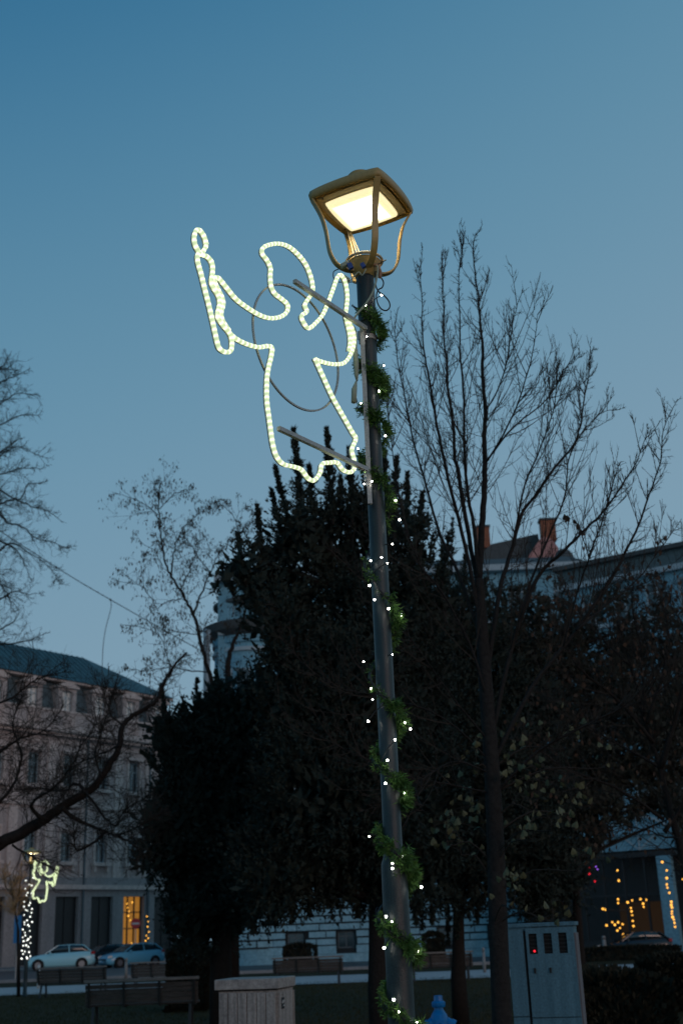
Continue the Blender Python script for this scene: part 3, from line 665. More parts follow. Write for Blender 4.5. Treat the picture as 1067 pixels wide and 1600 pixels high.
for cx, cy, rx, ry, n_ in clusters:
    root = at(770, min(cy + 60, 1450), YT); Yc = YT + U(-.5, .3); mid = at(cx, cy + ry, Yc); end = at(cx + U(-10, 10), cy - ry * .6, Yc)
    pp = smooth_path([root, root.lerp(mid, .5) + Vector((0, 0, .1)), mid, end], 3); limb(sp, pp, .009, .002, 4)
    for _ in range(n_):
        x, y = random.gauss(cx, rx * .55), random.gauss(cy, ry * .55); p = at(x, y, Yc + U(-.25, .25))
        c = min(pp, key=lambda q_: (q_ - p).length); sp.tube([c, c.lerp(p, .5) + Vector((0, 0, .02)), p], .0022, 3, cap=False)
        add_leaf(lm, p, LT)
sp.build('low_shoots', 'twig', LT)
for (x, y) in ((882, 812), (888, 812), (897, 818), (900, 822), (906, 830), (909, 836), (904, 826), (886, 815)): add_leaf(lmb, at(x, y, YT + .1), LT, 1.1)

# ---- evergreens
def spray(mb, p, d, L_, W_):
    d = d.normalized(); s_ = d.cross(Vector((U(-1, 1), U(-1, 1), U(-1, 1))))
    if s_.length < 1e-4: return
    s_ = s_.normalized() * W_; m_ = p + d * L_ * .45
    mb.quad(p, m_ + s_, p + d * L_, m_ - s_)
def evergreen(name, label, Y, trunk_px, tr_r, ells, spires, dens=1.0, fsize=1.0, m='needles', gap=.0, opaque=1.0):
    x0, y0 = trunk_px[0]; b0 = at(x0, y0, Y); T = thing(name, label, 'tree', (b0.x, Y, 0))
    t_ = MB(); pts = [Vector((b0.x, Y, 0))] + px_path(trunk_px, Y, Y, 3); limb(t_, pts, tr_r, tr_r * .25, 9); t_.build('trunk', 'bark_dark', T, smooth=True)
    fo = MB(); inner = MB(); lb = MB(); k_px = Y * 1.0 / FPX
    for (cx, cy, rx, ry) in ells:
        c = at(cx, cy, Y + U(-.6, .6)); a, b = rx * k_px, ry * k_px; dpt = max(a * .85, .6)
        stp = pts[min(len(pts) - 1, 2)]; lb.tube([Vector((b0.x, Y, max(c.z - b * .8, .8))), c.lerp(Vector((b0.x, Y, c.z)), .4), c + Vector((0, 0, b * .5))], [.05, .03, .012], 4)
        # short ascending branchlets standing out of the mass give the ragged outline
        n_ = int(dens * rx * ry * (.055 if cy > 1000 else .045))
        for _ in range(n_):
            v_ = Vector((random.gauss(0, 1), random.gauss(0, 1), random.gauss(0, 1))).normalized()
            if v_.y > .35 and R() < .75: v_.y = -v_.y
            rr_ = U(.66, .98) + .10 * math.sin(9 * v_.x + cx) * math.sin(11 * v_.z + cy)
            p = c + Vector((v_.x * a, v_.y * dpt, v_.z * b)) * rr_
            if gap and R() < .93 and math.sin(p.x * 5.1 + cy) * math.sin(p.z * 6.3 + cx) + .5 * math.sin(p.x * 13) * math.sin(p.z * 11) > (1.0 if cy > 1000 else .85) - gap: continue
            d_ = (v_ * .55 + Vector((U(-.45, .45), U(-.45, .45), U(.2, 1.0) - (1.5 if v_.z < -.35 else 0)))).normalized(); ln = U(.14, .42) * fsize
            for j in range(9):
                t = (j + R()) / 9; q_ = p + d_ * ln * t
                spray(fo, q_, d_ * U(.3, 1) + Vector((U(-.8, .8), U(-.8, .8), U(-.5, .7))), U(.05, .12) * fsize * (1.15 - .5 * t), U(.012, .026) * fsize)
        for _ in range(int(opaque * rx * ry * (.07 if cy > 1000 else .03))):
            v_ = Vector((U(-1, 1), U(-1, 1), U(-1, 1)))
            if v_.length > 1: v_ = v_ / v_.length * U(.3, 1)
            p = c + Vector((v_.x * a, v_.y * dpt, v_.z * b)) * .78
            if gap and math.sin(p.x * 5.1 + cy) * math.sin(p.z * 6.3 + cx) + .5 * math.sin(p.x * 13) * math.sin(p.z * 11) > 1.0 - gap: continue
            dd_ = Vector((U(-.8, .8), U(-.4, .4), U(.1, 1)))
            for j in range(3): spray(inner, p + Vector((U(-.15, .15), U(-.1, .1), U(-.15, .15))), dd_ + Vector((U(-.5, .5), U(-.3, .3), U(-.4, .4))), U(.14, .30) * fsize, U(.030, .065) * fsize)
    for (tx, ty, bx, by, wd) in spires:
        Ys = Y + U(-.5, .5); p0, p1 = at(bx, by, Ys), at(tx, ty, Ys); ln = (p1 - p0).length; ax = (p1 - p0).normalized(); wm = wd * k_px * 1.6
        lb.tube([p0, p0.lerp(p1, .5), p1], [.025, .014, .004], 4)
        for _ in range(int(dens * ln / k_px * wd * .085)):
            t = R() ** .85; q_ = p0.lerp(p1, t); w_ = wm * 1.25 * ((1 - t) ** 1.2) * (.12 + .95 * abs(math.sin(t * 13 + tx)) ** 1.5 * (.4 + R())) + .014
            v_ = Vector((random.gauss(0, 1), random.gauss(0, 1), 0)).normalized()
            d_ = (v_ * U(.5, 1.0) + ax * U(.5, 1.0)).normalized()
            for j in range(6):
                f = (j + R()) / 6
                spray(fo, q_ + d_ * w_ * f, d_ * U(.3, 1) + ax * .5 + Vector((U(-.6, .6), U(-.6, .6), U(-.3, .5))), U(.04, .10) * fsize * (1.2 - .5 * f), U(.010, .021) * fsize)
    fo.build('crown', m, T, kind='stuff'); inner.build('inner_foliage', m, T, kind='stuff'); lb.build('limbs', 'bark_dark', T)
    return T
evergreen('yew_tree', 'tall dark evergreen with pointed tops right behind the lamp post', 18, [(592, 1545), (590, 1400), (580, 1200), (560, 950), (540, 820)], .17,
    [(525, 850, 62, 75), (470, 850, 45, 70), (590, 830, 50, 80), (640, 860, 40, 65), (425, 905, 50, 62), (385, 890, 28, 45), (500, 960, 95, 95), (440, 985, 55, 80), (600, 960, 90, 90),
     (475, 1090, 75, 110), (560, 1090, 110, 120), (640, 1080, 80, 110), (520, 1230, 120, 120), (620, 1230, 110, 120), (470, 1340, 110, 75), (570, 1350, 110, 65), (650, 1350, 70, 65), (440, 1380, 60, 32), (540, 1385, 55, 28), (350, 900, 16, 25), (660, 940, 50, 70)],
    [(459, 672, 474, 830, 22), (511, 672, 520, 820, 24), (430, 730, 458, 850, 18), (424, 766, 450, 880, 16), (402, 790, 412, 900, 15), (483, 728, 492, 830, 20), (545, 700, 550, 820, 20), (575, 715, 575, 820, 20), (601, 705, 600, 820, 20), (620, 716, 615, 830, 18),
     (636, 740, 636, 850, 18), (660, 772, 650, 880, 18), (372, 835, 385, 920, 14), (345, 880, 365, 930, 12), (700, 835, 690, 920, 14), (532, 745, 532, 850, 20), (500, 1390, 505, 1330, 20), (395, 1455, 400, 1390, 14), (610, 1430, 605, 1380, 14), (455, 1438, 450, 1390, 12), (560, 1430, 556, 1385, 12), (485, 1428, 480, 1385, 10), (650, 1440, 650, 1380, 12)],
    gap=.30)
evergreen('yew_tree', 'broad low dark evergreen left of the lamp post, drooping over the benches', 21, [(345, 1500), (350, 1400), (345, 1250)], .2,
    [(318, 1170, 62, 75), (280, 1190, 42, 60), (385, 1180, 75, 75), (300, 1270, 62, 80), (380, 1290, 90, 95), (285, 1360, 45, 55), (340, 1380, 75, 60), (410, 1370, 70, 60), (265, 1260, 30, 40), (330, 1440, 60, 40), (290, 1440, 28, 45), (400, 1420, 45, 25), (262, 1150, 24, 36), (420, 1130, 40, 40), (250, 1335, 34, 38), (236, 1290, 18, 18), (350, 1105, 36, 36), (398, 1095, 32, 40), (305, 1440, 40, 40)],
    [(252, 1070, 268, 1190, 17), (285, 1092, 290, 1170, 16), (308, 1062, 312, 1150, 18), (338, 1050, 342, 1140, 18), (372, 1078, 375, 1150, 14), (405, 1050, 405, 1120, 16), (222, 1175, 255, 1215, 12), (216, 1345, 250, 1345, 14), (243, 1130, 262, 1210, 14), (232, 1265, 262, 1250, 14), (225, 1300, 262, 1290, 14), (245, 1355, 270, 1330, 14), (295, 1495, 300, 1430, 16), (350, 1490, 345, 1430, 14), (375, 1455, 370, 1400, 12), (318, 1500, 322, 1440, 14), (420, 1430, 415, 1380, 12)],
    gap=.2)
evergreen('yew_tree', 'dark evergreen behind the linden trunk, between lamp post and blue cabinet', 23, [(716, 1530), (716, 1400), (715, 1150)], .16,
    [(720, 960, 60, 75), (690, 1010, 60, 90), (745, 1060, 80, 110), (690, 1130, 80, 110), (760, 1200, 100, 120), (690, 1260, 90, 110), (790, 1320, 100, 90), (710, 1370, 85, 55), (830, 1250, 80, 90), (850, 1370, 70, 70), (830, 1120, 60, 80)],
    [(707, 812, 705, 900, 10), (728, 855, 725, 930, 16), (690, 850, 695, 940, 16), (757, 905, 755, 980, 16), (700, 1475, 700, 1390, 12), (715, 1465, 712, 1400, 10), (675, 1440, 675, 1390, 14), (745, 1440, 745, 1380, 14), (660, 1450, 660, 1400, 10)],
    gap=.28)
evergreen('holly_tree', 'dark leafy tree at the right in front of the pale blue house', 25, [(905, 1500), (900, 1400), (890, 1200)], .14,
    [(850, 1050, 70, 80), (900, 1120, 80, 90), (960, 1090, 70, 75), (1020, 1120, 65, 70), (880, 1220, 85, 75), (960, 1200, 75, 60), (1040, 1200, 55, 60), (850, 1320, 55, 75), (850, 1400, 42, 50), (1075, 1120, 40, 90), (1060, 1030, 50, 50), (800, 950, 50, 50), (990, 1020, 60, 45), (890, 1010, 60, 50), (930, 1240, 40, 45), (925, 1292, 28, 30), (1062, 1300, 16, 50), (945, 1262, 55, 22), (1020, 1262, 50, 18), (960, 960, 60, 45), (1050, 980, 40, 40), (860, 960, 50, 45), (905, 1340, 25, 30), (1010, 1130, 60, 60), (935, 1318, 22, 16), (985, 1282, 20, 12), (800, 1010, 50, 60), (1060, 1260, 22, 40)],
    [(840, 965, 845, 1040, 18), (905, 985, 905, 1070, 18), (960, 1000, 962, 1060, 18), (1045, 1020, 1040, 1090, 18), (930, 1300, 930, 1240, 16)],
    m='shrub', gap=.40, dens=.95, opaque=.7)

# ---- bare twiggy tree at the right with withered leaves
def bare_tree(name, label, Y, limbs, r_t, twm, n1, l1, n2, l2, tr=.006, up=.2, bend=.4, foot_px=None, extra=None, barkm='bark_dark', ang=(30, 65), kids=4, lk=1.0):
    x0, y0 = foot_px or limbs[0][0][0]; b0 = at(x0, y0, Y); T = thing(name, label, 'tree', (b0.x, Y, 0))
    t_ = MB(); f0 = at(*limbs[0][0][0], Y); t_.tube([Vector((b0.x, Y, 0)), Vector((b0.x, Y, 0)).lerp(f0, .5), f0], [r_t * 1.3, r_t * 1.1, r_t], 9); t_.build('trunk', barkm, T, smooth=True)
    mb = MB(); ends = []
    for lst, r0, dy in limbs:
        pts = px_path(lst, Y, Y + dy, 4, .0007 * Y); b_ = MB(); limb(b_, pts, r0 * lk, max(r0 * .12, tr * .8), 7, 1.3); b_.build('branch', barkm, T, smooth=True)
        L_ = sum((b - a).length for a, b in zip(pts[:-1], pts[1:]))
        clothe(mb, pts, int(L_ * n1), l1, tr, 2, t0=.12, up=up, bend=bend, kids=kids, segs=4, ang=ang, shrink=(.3, .6), endpts=ends)
        clothe(mb, pts, int(L_ * n2), l2, tr * .8, 1, t0=.2, up=up, bend=bend, kids=3, segs=3, ang=ang, shrink=(.3, .6), endpts=ends)
    mb.build('twigs', twm, T, kind='stuff')
    return T, ends
T5, ends = bare_tree('maple_tree', 'dark twiggy tree at the right edge with some withered brown leaves', 15,
    [([(1092, 1480), (1078, 1380), (1052, 1290), (1030, 1200), (1005, 1120), (985, 1040), (960, 960)], .085, .5), ([(1030, 1200), (1060, 1100), (1085, 1000), (1075, 930)], .05, -.5),
     ([(1020, 1160), (960, 1090), (900, 1040), (870, 980)], .035, -.8), ([(1036, 1280), (960, 1230), (880, 1200), (820, 1150)], .03, -.7), ([(1010, 1130), (1040, 1030), (1040, 960), (1020, 900)], .03, .6),
     ([(1038, 1300), (1075, 1240), (1100, 1180)], .04, 0), ([(1060, 1310), (1040, 1308), (1010, 1298), (975, 1290), (930, 1300)], .018, .3), ([(985, 1040), (940, 1000), (900, 950), (870, 900)], .02, .2), ([(1005, 1120), (1000, 1010), (985, 940), (990, 900)], .02, -.3), ([(1030, 1200), (960, 1160), (900, 1130), (840, 1080)], .025, .4), ([(1085, 1000), (1050, 950), (1030, 900)], .02, 0)],
    .06, 'twig', 14, (.4, 1.3), 6, (.15, .4), tr=.0055, lk=.8, up=.25, foot_px=(1100, 1560))
lv = MB()
for p, d in random.sample(ends, min(len(ends), 1500)):
    if R() < .75: spray(lv, p, Vector((U(-.4, .4), U(-.4, .4), -1)), U(.05, .09), U(.018, .032))
lv.build('withered_leaves', 'leaf_brown', T5, kind='stuff')

# ---- robinia with hanging pods in front of the tower
z6 = lambda *l: [(170 + a * .328, 720 + b * .328) for a, b in l]
T6, ends = bare_tree('robinia_tree', 'slender bare tree with hanging seed pods in front of the round tower', 26,
    [([(358, 1130), (356, 1060)] + z6((575, 930), (600, 850), (640, 760), (680, 600)), .16, .3),
     ([(356, 1090), (336, 1075), (325, 1045)] + z6((455, 930), (425, 810), (405, 735), (372, 670), (345, 620), (300, 555), (272, 490), (255, 390), (240, 290), (240, 180), (245, 110)), .10, -.5),
     (z6((345, 620), (372, 550), (410, 460), (440, 370)), .035, .4), (z6((300, 555), (305, 470), (330, 370), (385, 290), (470, 225)), .045, .6),
     (z6((405, 735), (440, 640), (480, 540), (520, 450), (570, 390)), .05, -.4), (z6((480, 530), (430, 460), (370, 370), (330, 340)), .025, 0), (z6((258, 500), (215, 430), (150, 390)), .02, .3),
     (z6((345, 660), (290, 670), (215, 712)), .03, -.3), (z6((240, 280), (205, 235), (120, 180), (28, 152)), .022, .2), (z6((243, 230), (290, 180), (330, 150), (400, 132)), .022, -.3), (z6((242, 200), (225, 140), (215, 95)), .014, 0),
     (z6((610, 380), (607, 290), (560, 230), (512, 190)), .02, 0), (z6((607, 290), (625, 240), (650, 228)), .012, 0), (z6((600, 440), (640, 330), (690, 290)), .02, .3), (z6((230, 700), (180, 620), (130, 590), (25, 568)), .018, -.2),
     (z6((480, 1010), (400, 1000), (300, 985), (180, 1000), (90, 990)), .03, -.5), (z6((300, 985), (270, 900), (240, 830), (150, 790), (60, 780)), .022, 0), (z6((300, 1010), (240, 1080), (200, 1150), (130, 1219)), .03, 0), (z6((430, 830), (350, 820), (290, 850), (260, 760)), .02, .3)],
    .17, 'twig', 5, (.4, 1.1), 6, (.2, .6), tr=.0062, lk=.55, up=.08, bend=.5, foot_px=(358, 1480), kids=3)
pd = MB()
for p, d in random.sample(ends, min(len(ends), 2200)):
    for _ in range(2): spray(pd, p + Vector((U(-.06, .06), U(-.06, .06), U(-.05, .05))), Vector((U(-.4, .4), U(-.4, .4), -1)), U(.05, .11), U(.009, .017))
pd.build('seed_pods', 'pod', T6, kind='stuff')

# ---- big far tree at the left edge, only its fine outer twigs in view
z1 = lambda *l: [(a * .306, 530 + b * .306) for a, b in l]
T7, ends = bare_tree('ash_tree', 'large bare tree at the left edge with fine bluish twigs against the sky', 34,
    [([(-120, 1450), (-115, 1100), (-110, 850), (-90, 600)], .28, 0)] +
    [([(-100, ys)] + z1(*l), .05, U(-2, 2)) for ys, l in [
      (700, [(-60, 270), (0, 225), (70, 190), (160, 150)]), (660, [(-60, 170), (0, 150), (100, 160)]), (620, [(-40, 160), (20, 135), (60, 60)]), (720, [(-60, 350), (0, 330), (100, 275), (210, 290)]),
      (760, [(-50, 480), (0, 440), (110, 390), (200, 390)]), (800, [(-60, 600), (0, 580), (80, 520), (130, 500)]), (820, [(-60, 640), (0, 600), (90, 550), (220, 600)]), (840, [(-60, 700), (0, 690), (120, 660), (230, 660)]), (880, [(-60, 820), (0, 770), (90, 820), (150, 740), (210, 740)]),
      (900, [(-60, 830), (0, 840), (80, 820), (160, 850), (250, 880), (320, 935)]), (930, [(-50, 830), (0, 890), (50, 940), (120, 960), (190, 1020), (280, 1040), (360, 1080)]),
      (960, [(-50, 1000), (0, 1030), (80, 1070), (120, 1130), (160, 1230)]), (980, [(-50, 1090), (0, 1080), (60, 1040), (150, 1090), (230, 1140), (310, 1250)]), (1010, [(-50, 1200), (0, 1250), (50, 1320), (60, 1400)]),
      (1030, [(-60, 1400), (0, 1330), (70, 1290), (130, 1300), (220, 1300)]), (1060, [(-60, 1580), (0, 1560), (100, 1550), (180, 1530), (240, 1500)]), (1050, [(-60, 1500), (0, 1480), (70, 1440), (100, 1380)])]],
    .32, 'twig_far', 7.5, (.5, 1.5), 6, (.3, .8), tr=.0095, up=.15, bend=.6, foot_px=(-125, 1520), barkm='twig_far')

# ---- gnarled tree whose heavy limb sweeps across the left building
T8, ends = bare_tree('walnut_tree', 'dark gnarled tree limb sweeping across the palace facade at the left', 17,
    [([(-40, 1350), (0, 1318), (42, 1297), (70, 1280), (93, 1263), (121, 1247), (149, 1227), (169, 1199), (186, 1168), (193, 1132), (208, 1118), (242, 1098), (252, 1078), (262, 1055), (276, 1036), (292, 1020)], .135, 1.5),
     ([(97, 1262), (113, 1275), (135, 1288), (165, 1300), (185, 1305), (220, 1290), (255, 1270)], .05, .5), ([(165, 1300), (150, 1315), (122, 1328), (117, 1310), (114, 1285)], .035, 0), ([(185, 1305), (205, 1318), (225, 1335)], .03, 0),
     ([(70, 1280), (52, 1265), (55, 1250), (85, 1232), (110, 1200), (130, 1160), (150, 1140)], .045, -.8), ([(135, 1240), (120, 1225), (100, 1235), (60, 1232), (0, 1235)], .04, .5), ([(188, 1165), (165, 1175), (140, 1185), (110, 1200)], .025, .5),
     ([(0, 1318), (-10, 1270), (20, 1230), (35, 1180), (20, 1130), (40, 1080)], .05, .8), ([(160, 1215), (150, 1180), (160, 1140), (172, 1100), (182, 1060)], .025, .3), ([(135, 1238), (160, 1270), (180, 1290), (200, 1262), (240, 1240)], .03, -.5),
     ([(-30, 1200), (20, 1160), (70, 1140), (100, 1100)], .04, .6), ([(-30, 1110), (20, 1090), (60, 1060), (110, 1050)], .03, .4), ([(193, 1132), (176, 1120), (165, 1090), (150, 1060)], .02, 0), ([(20, 1320), (60, 1345), (90, 1360)], .025, .4)],
    .2, 'twig', 26, (.3, .95), 18, (.15, .5), tr=.0058, lk=.72, up=.12, bend=.75, foot_px=(-60, 1640), kids=4)
# small twiggy tree by the far lamp, its orange light put into the twig colour
T9, ends = bare_tree('young_tree', 'small twiggy tree beside the distant lamp, its twigs coloured a lamplit orange', 42.5,
    [([(29, 1452), (24, 1420), (18, 1385), (12, 1350)], .035, 0), ([(24, 1420), (32, 1385), (36, 1352)], .025, -.3), ([(21, 1400), (8, 1380), (4, 1360)], .02, 0), ([(29, 1440), (20, 1400), (30, 1365)], .02, -.4)],
    .05, 'twig_lit', 16, (.3, .8), 10, (.2, .4), tr=.010, up=.4, bend=.4, foot_px=(30, 1550))
# hedges and low bushes
def bush(name, label, lo, hi, Y, dpt, n_, fs=1.0, m='hedge_mat'):
    a, b = at(lo[0], lo[1], Y), at(hi[0], hi[1], Y); T = thing(name, label, 'bush', ((a.x + b.x) / 2, Y + dpt / 2, 0)); mb = MB(); st = MB()
    zt = max(b.z, .3); cx = (a.x + b.x) / 2; hw = abs(b.x - a.x) / 2
    st.box((cx, Y + dpt / 2, zt * .42), (hw * 1.7, dpt * .8, zt * .84), 0, .8); st.build('inner_branches', 'hedge_mat', T)
    for _ in range(n_):
        v_ = Vector((U(-1, 1), U(-1, 1), U(-.1, 1))); mx = max(abs(v_.x), abs(v_.y), v_.z); v_ /= mx; v_ = v_ * U(.88, 1.04); 
        p = Vector((cx + v_.x * hw, Y + dpt / 2 + v_.y * dpt / 2, max(v_.z * zt * (1 - .12 * v_.x ** 2), .02)))
        spray(mb, p, v_ + Vector((U(-.6, .6), U(-.6, .6), U(0, .8))), U(.06, .12) * fs, U(.02, .04) * fs)
    mb.build('foliage', m, T, kind='stuff'); return T
bush('clipped_hedge', 'dark clipped hedge block at the right edge', (1036, 1560), (1120, 1495), 24, 2.0, 9000)
bush('low_bush', 'low dark spreading bush at the bottom right in front of the hedge', (905, 1600), (1045, 1524), 15.5, 2.2, 9000)
bush('round_bush', 'small dark rounded bush behind the bench in front of the stone building', (444, 1500), (492, 1476), 66, 1.5, 2500, 1.6)
bush('dark_bush', 'dark leafy bush hanging beside the broad evergreen left of the cabinet', (262, 1530), (318, 1478), 30, 1.6, 5000, 1.3)
bush('dark_bush', 'narrow dark bush against the stone wall right of the lamp post', (664, 1500), (692, 1458), 64, 1.2, 2500, 1.6)
bush('dark_bush', 'low dark bushes along the street in front of the right shopfront', (905, 1500), (1060, 1478), 57, 1.5, 3500, 1.6)

# ================================================================== STREET THINGS
def bollard(name, label, px, py, top, m='white_paint', r=.075, Yf=None):
    g_ = ground(px, py); a = at(px, top, g_.y); T = thing(name, label, 'bollard', tuple(g_))
    MB().lathe(g_, [(r, 0), (r * .95, a.z - .16)], 12).build('post', m, T, smooth=True)
    MB().lathe((g_.x, g_.y, a.z - .158), [(r * .72, 0), (r * .72, .03), (r, .035), (r, .11), (r * .6, .158)], 12).build('cap', m, T, smooth=True)
    return T
bollard('street_bollard', 'grey street bollard right of the blue cabinet', 946, 1500, 1462, r=.09, m='concrete')
bollard('street_bollard', 'grey street bollard under the amber lights, farthest right', 1036, 1495, 1458, r=.09, m='concrete')
bollard('street_bollard', 'thin pale bollard between the bench and the linden trunk', 757, 1520, 1480, r=.06, m='concrete')
bollard('street_bollard', 'thin white post beside the far left bench', 60, 1545, 1508, r=.06)
bollard('street_bollard', 'thin pale post in the street in front of the cars', 197, 1530, 1497, r=.07, m='concrete')
bollard('concrete_bollard', 'thick round concrete bollard left of the pale cabinet', 327, 1565, 1508, m='concrete', r=.15)

def slab_path(lst): return lst
def make_bench():
    """park bench, its back rest to -y; origin on the ground, 2.1 m long"""
    T = thing('park_bench', 'bench', 'bench', (0, 0, 0), local=True); L_ = 2.1
    for i in range(4): MB().box((0, .08 + i * .11, .43), (L_, .095, .035)).build('seat_plank', 'wood', T)
    for i in range(4):
        z = .50 + i * .092; MB().box((0, -.025 - (z - .43) * .22, z), (L_, .03, .084)).build('back_plank', 'wood', T)
    MB().box((0, -.14, .885), (L_ + .04, .075, .05)).build('top_rail', 'wood_skylit', T)
    for x in (-.98, -.33, .33, .98):
        m_ = MB(); m_.beam((x, -.045, .40), (x, -.165, .86), .045, .03); m_.beam((x, -.03, .40), (x, .46, .40), .045, .03); m_.build('support', 'iron', T)
    for x in (-.9, .9):
        for y0, y1 in ((-.02, -.16), (.42, .50)): MB().beam((x, y0, .41), (x, y1, 0), .05, .04).build('leg', 'iron', T)
        m_ = MB(); m_.beam((x, -.12, .66), (x, .42, .64), .05, .03); m_.beam((x, .40, .63), (x, .42, .42), .04, .03); m_.build('armrest', 'iron', T)
    return T
bench0 = make_bench()
benches = [((222, 1590), 25.2, 3, 1.05, 'nearest park bench seen from behind, lower left beside the thick concrete bollard'),
           ((112, 1556), 40.5, -4, 1.08, 'park bench seen from behind right of the distant lamp, in front of the white car'),
           ((252, 1530), 44.5, 2, 1.0, 'park bench half hidden behind the nearest bench under the broad evergreen'),
           ((482, 1536), 42.5, -2, 1.12, 'park bench behind the pale cabinet in front of the stone building'),
           ((690, 1531), 42.0, 0, 1.0, 'park bench between the lamp post and the linden trunk')]
for i, ((px, py), Y, rz, sc, lab) in enumerate(benches):
    b_ = bench0 if i == 0 else copy_tree(bench0)
    p = ground(px, py); q_ = at(px, py, Y); b_.location = (q_.x, Y, 0); b_.rotation_euler = (0, 0, rad(rz)); b_.scale = (sc, 1, 1); b_['label'] = lab; b_['group'] = 'park benches along the path'

# ---- pale concrete cabinet
c0 = ground(338, 1531, 1.22); rz = rad(-13)
CA = thing('electric_cabinet', 'pale stained concrete cabinet with overhanging lid and small black sticker', 'cabinet', (c0.x, c0.y, 0), local=True, rz=rz)
W_, D_, H_ = .62, .56, 1.22
MB().box((W_ / 2 + .005, D_ / 2 + .01, .56), (W_ - .03, D_ - .03, 1.12)).build('body', 'cab_warm', CA)
ld = MB(); ld.box((W_ / 2, D_ / 2, 1.172), (W_ + .03, D_ + .03, .095)); ld.build('lid', 'cab_lid', CA, bevel=.008)
nP = 6; pw_ = (W_ - .05) / nP
for i in range(nP):
    m_ = MB().box((.03 + pw_ * (i + .5), -.002, .55 + U(-.004, .004)), (pw_ - .006, .03, 1.09)); m_.build('ribbed_panel', 'cab_warm', CA, bevel=.004)
MB().box((W_ - .012, D_ / 2 + .01, .55), (.024, D_ - .06, 1.08)).build('side_door', 'cab_warm', CA, bevel=.004)
MB().box((W_ + .003, D_ - .035, .55), (.02, .018, 1.08)).build('hinge_strip', 'cab_warm', CA)
MB().box((W_ / 2, D_ / 2, 1.119), (W_ - .02, D_ - .02, .012)).build('shadow_gap', 'black_gap', CA)
st = MB(); st.box((W_ + .003, .155, .99), (.006, .09, .10)); sto = st.build('sticker', 'black', CA)
sc_ = MB()
for (y0, z0_, y1, z1_) in [(.115, .99, .13, 1.01), (.13, 1.01, .135, .985), (.138, .99, .138, 1.015), (.145, 1.015, .155, .99), (.155, .99, .165, 1.018), (.165, 1.0, .18, 1.0), (.182, 1.02, .195, 1.0), (.15, .965, .165, .97), (.168, .96, .18, .972), (.183, .97, .197, .962)]:
    sc_.beam((W_ + .008, y0, z0_), (W_ + .008, y1, z1_), .005, .003, (1, 0, 0))
sc_.build('scribble', 'white_paint', sto)
MB().box((W_ + .002, .155, 1.065), (.008, .012, .008)).build('screw', 'black', CA)

# ---- blue-grey cabinet on the right
q_ = at(790, 1450, 11.6)
CB = thing('electric_cabinet', 'tall weathered blue grey cabinet with three vent slots right of the linden trunk', 'cabinet', (q_.x, q_.y, 0), local=True, rz=rad(-14))
W_, D_, H_ = .62, .40, 1.63
body = MB(); body.box((W_ / 2, D_ / 2, H_ / 2 - .02), (W_ - .02, D_ - .02, H_ - .04)); body.build('body', 'cab_blue', CB)
MB().box((W_ / 2, D_ / 2, H_ - .02), (W_ + .02, D_ + .03, .035)).build('lid', 'cab_blue', CB, bevel=.006)
xs = .165
def panel(x0_, x1_, z0_, z1_, nm='door_panel', holes=None):
    m_ = MB()
    if holes:
        x = x0_; ha, hb = holes[0][2], holes[0][3]
        m_.box(((x0_ + x1_) / 2, -.004, (z0_ + ha) / 2), (x1_ - x0_, .03, ha - z0_)); m_.box(((x0_ + x1_) / 2, -.004, (hb + z1_) / 2), (x1_ - x0_, .03, z1_ - hb))
        for (a, b, _, _) in holes + [(x1_, x1_, 0, 0)]: m_.box(((x + a) / 2, -.004, (ha + hb) / 2), (a - x, .03, hb - ha)); x = b
    else: m_.box(((x0_ + x1_) / 2, -.004, (z0_ + z1_) / 2), (x1_ - x0_, .03, z1_ - z0_))
    return m_.build(nm, 'cab_blue', CB)
panel(.01, xs - .012, .01, .55); panel(.01, xs - .012, .562, .83); panel(.01, xs - .012, .842, H_ - .06)
hs = [(.20 + i * .135, .20 + i * .135 + .075, 1.36, 1.535) for i in range(3)]
panel(xs + .012, W_ - .012, .83, H_ - .05, 'vented_door', hs); panel(xs + .012, W_ - .012, .66, .82); panel(xs + .012, W_ - .012, .40, .65); panel(xs + .012, W_ - .012, .01, .39)
for (a, b, z0_, z1_) in hs:
    v_ = MB().box(((a + b) / 2, .006, (z0_ + z1_) / 2), (b - a - .002, .006, z1_ - z0_)); vo = v_.build('vent', 'black_gap', CB)
    sl = MB()
    for i in range(5): sl.box(((a + b) / 2, .0, z0_ + .02 + i * .033), (b - a - .004, .008, .008))
    sl.build('louvre', 'black', vo)
for x in (.235, .375): MB().box((x, -.024, 1.22), (.018, .012, .045)).build('lock', 'black', CB)
MB().box((xs, .0, H_ / 2 - .03), (.016, .012, H_ - .08)).build('dark_seam', 'black_gap', CB)
MB().ball((.245, -.014, 1.385), .011).build('red_light', 'red_led', CB)
MB().box((W_ - .006, D_ / 2, .78), (.02, D_ - .05, 1.5)).build('side_panel', mat('side_paint', (.17, .16, .17), .8, noise=(.12, .115, .12), nscale=6), CB)

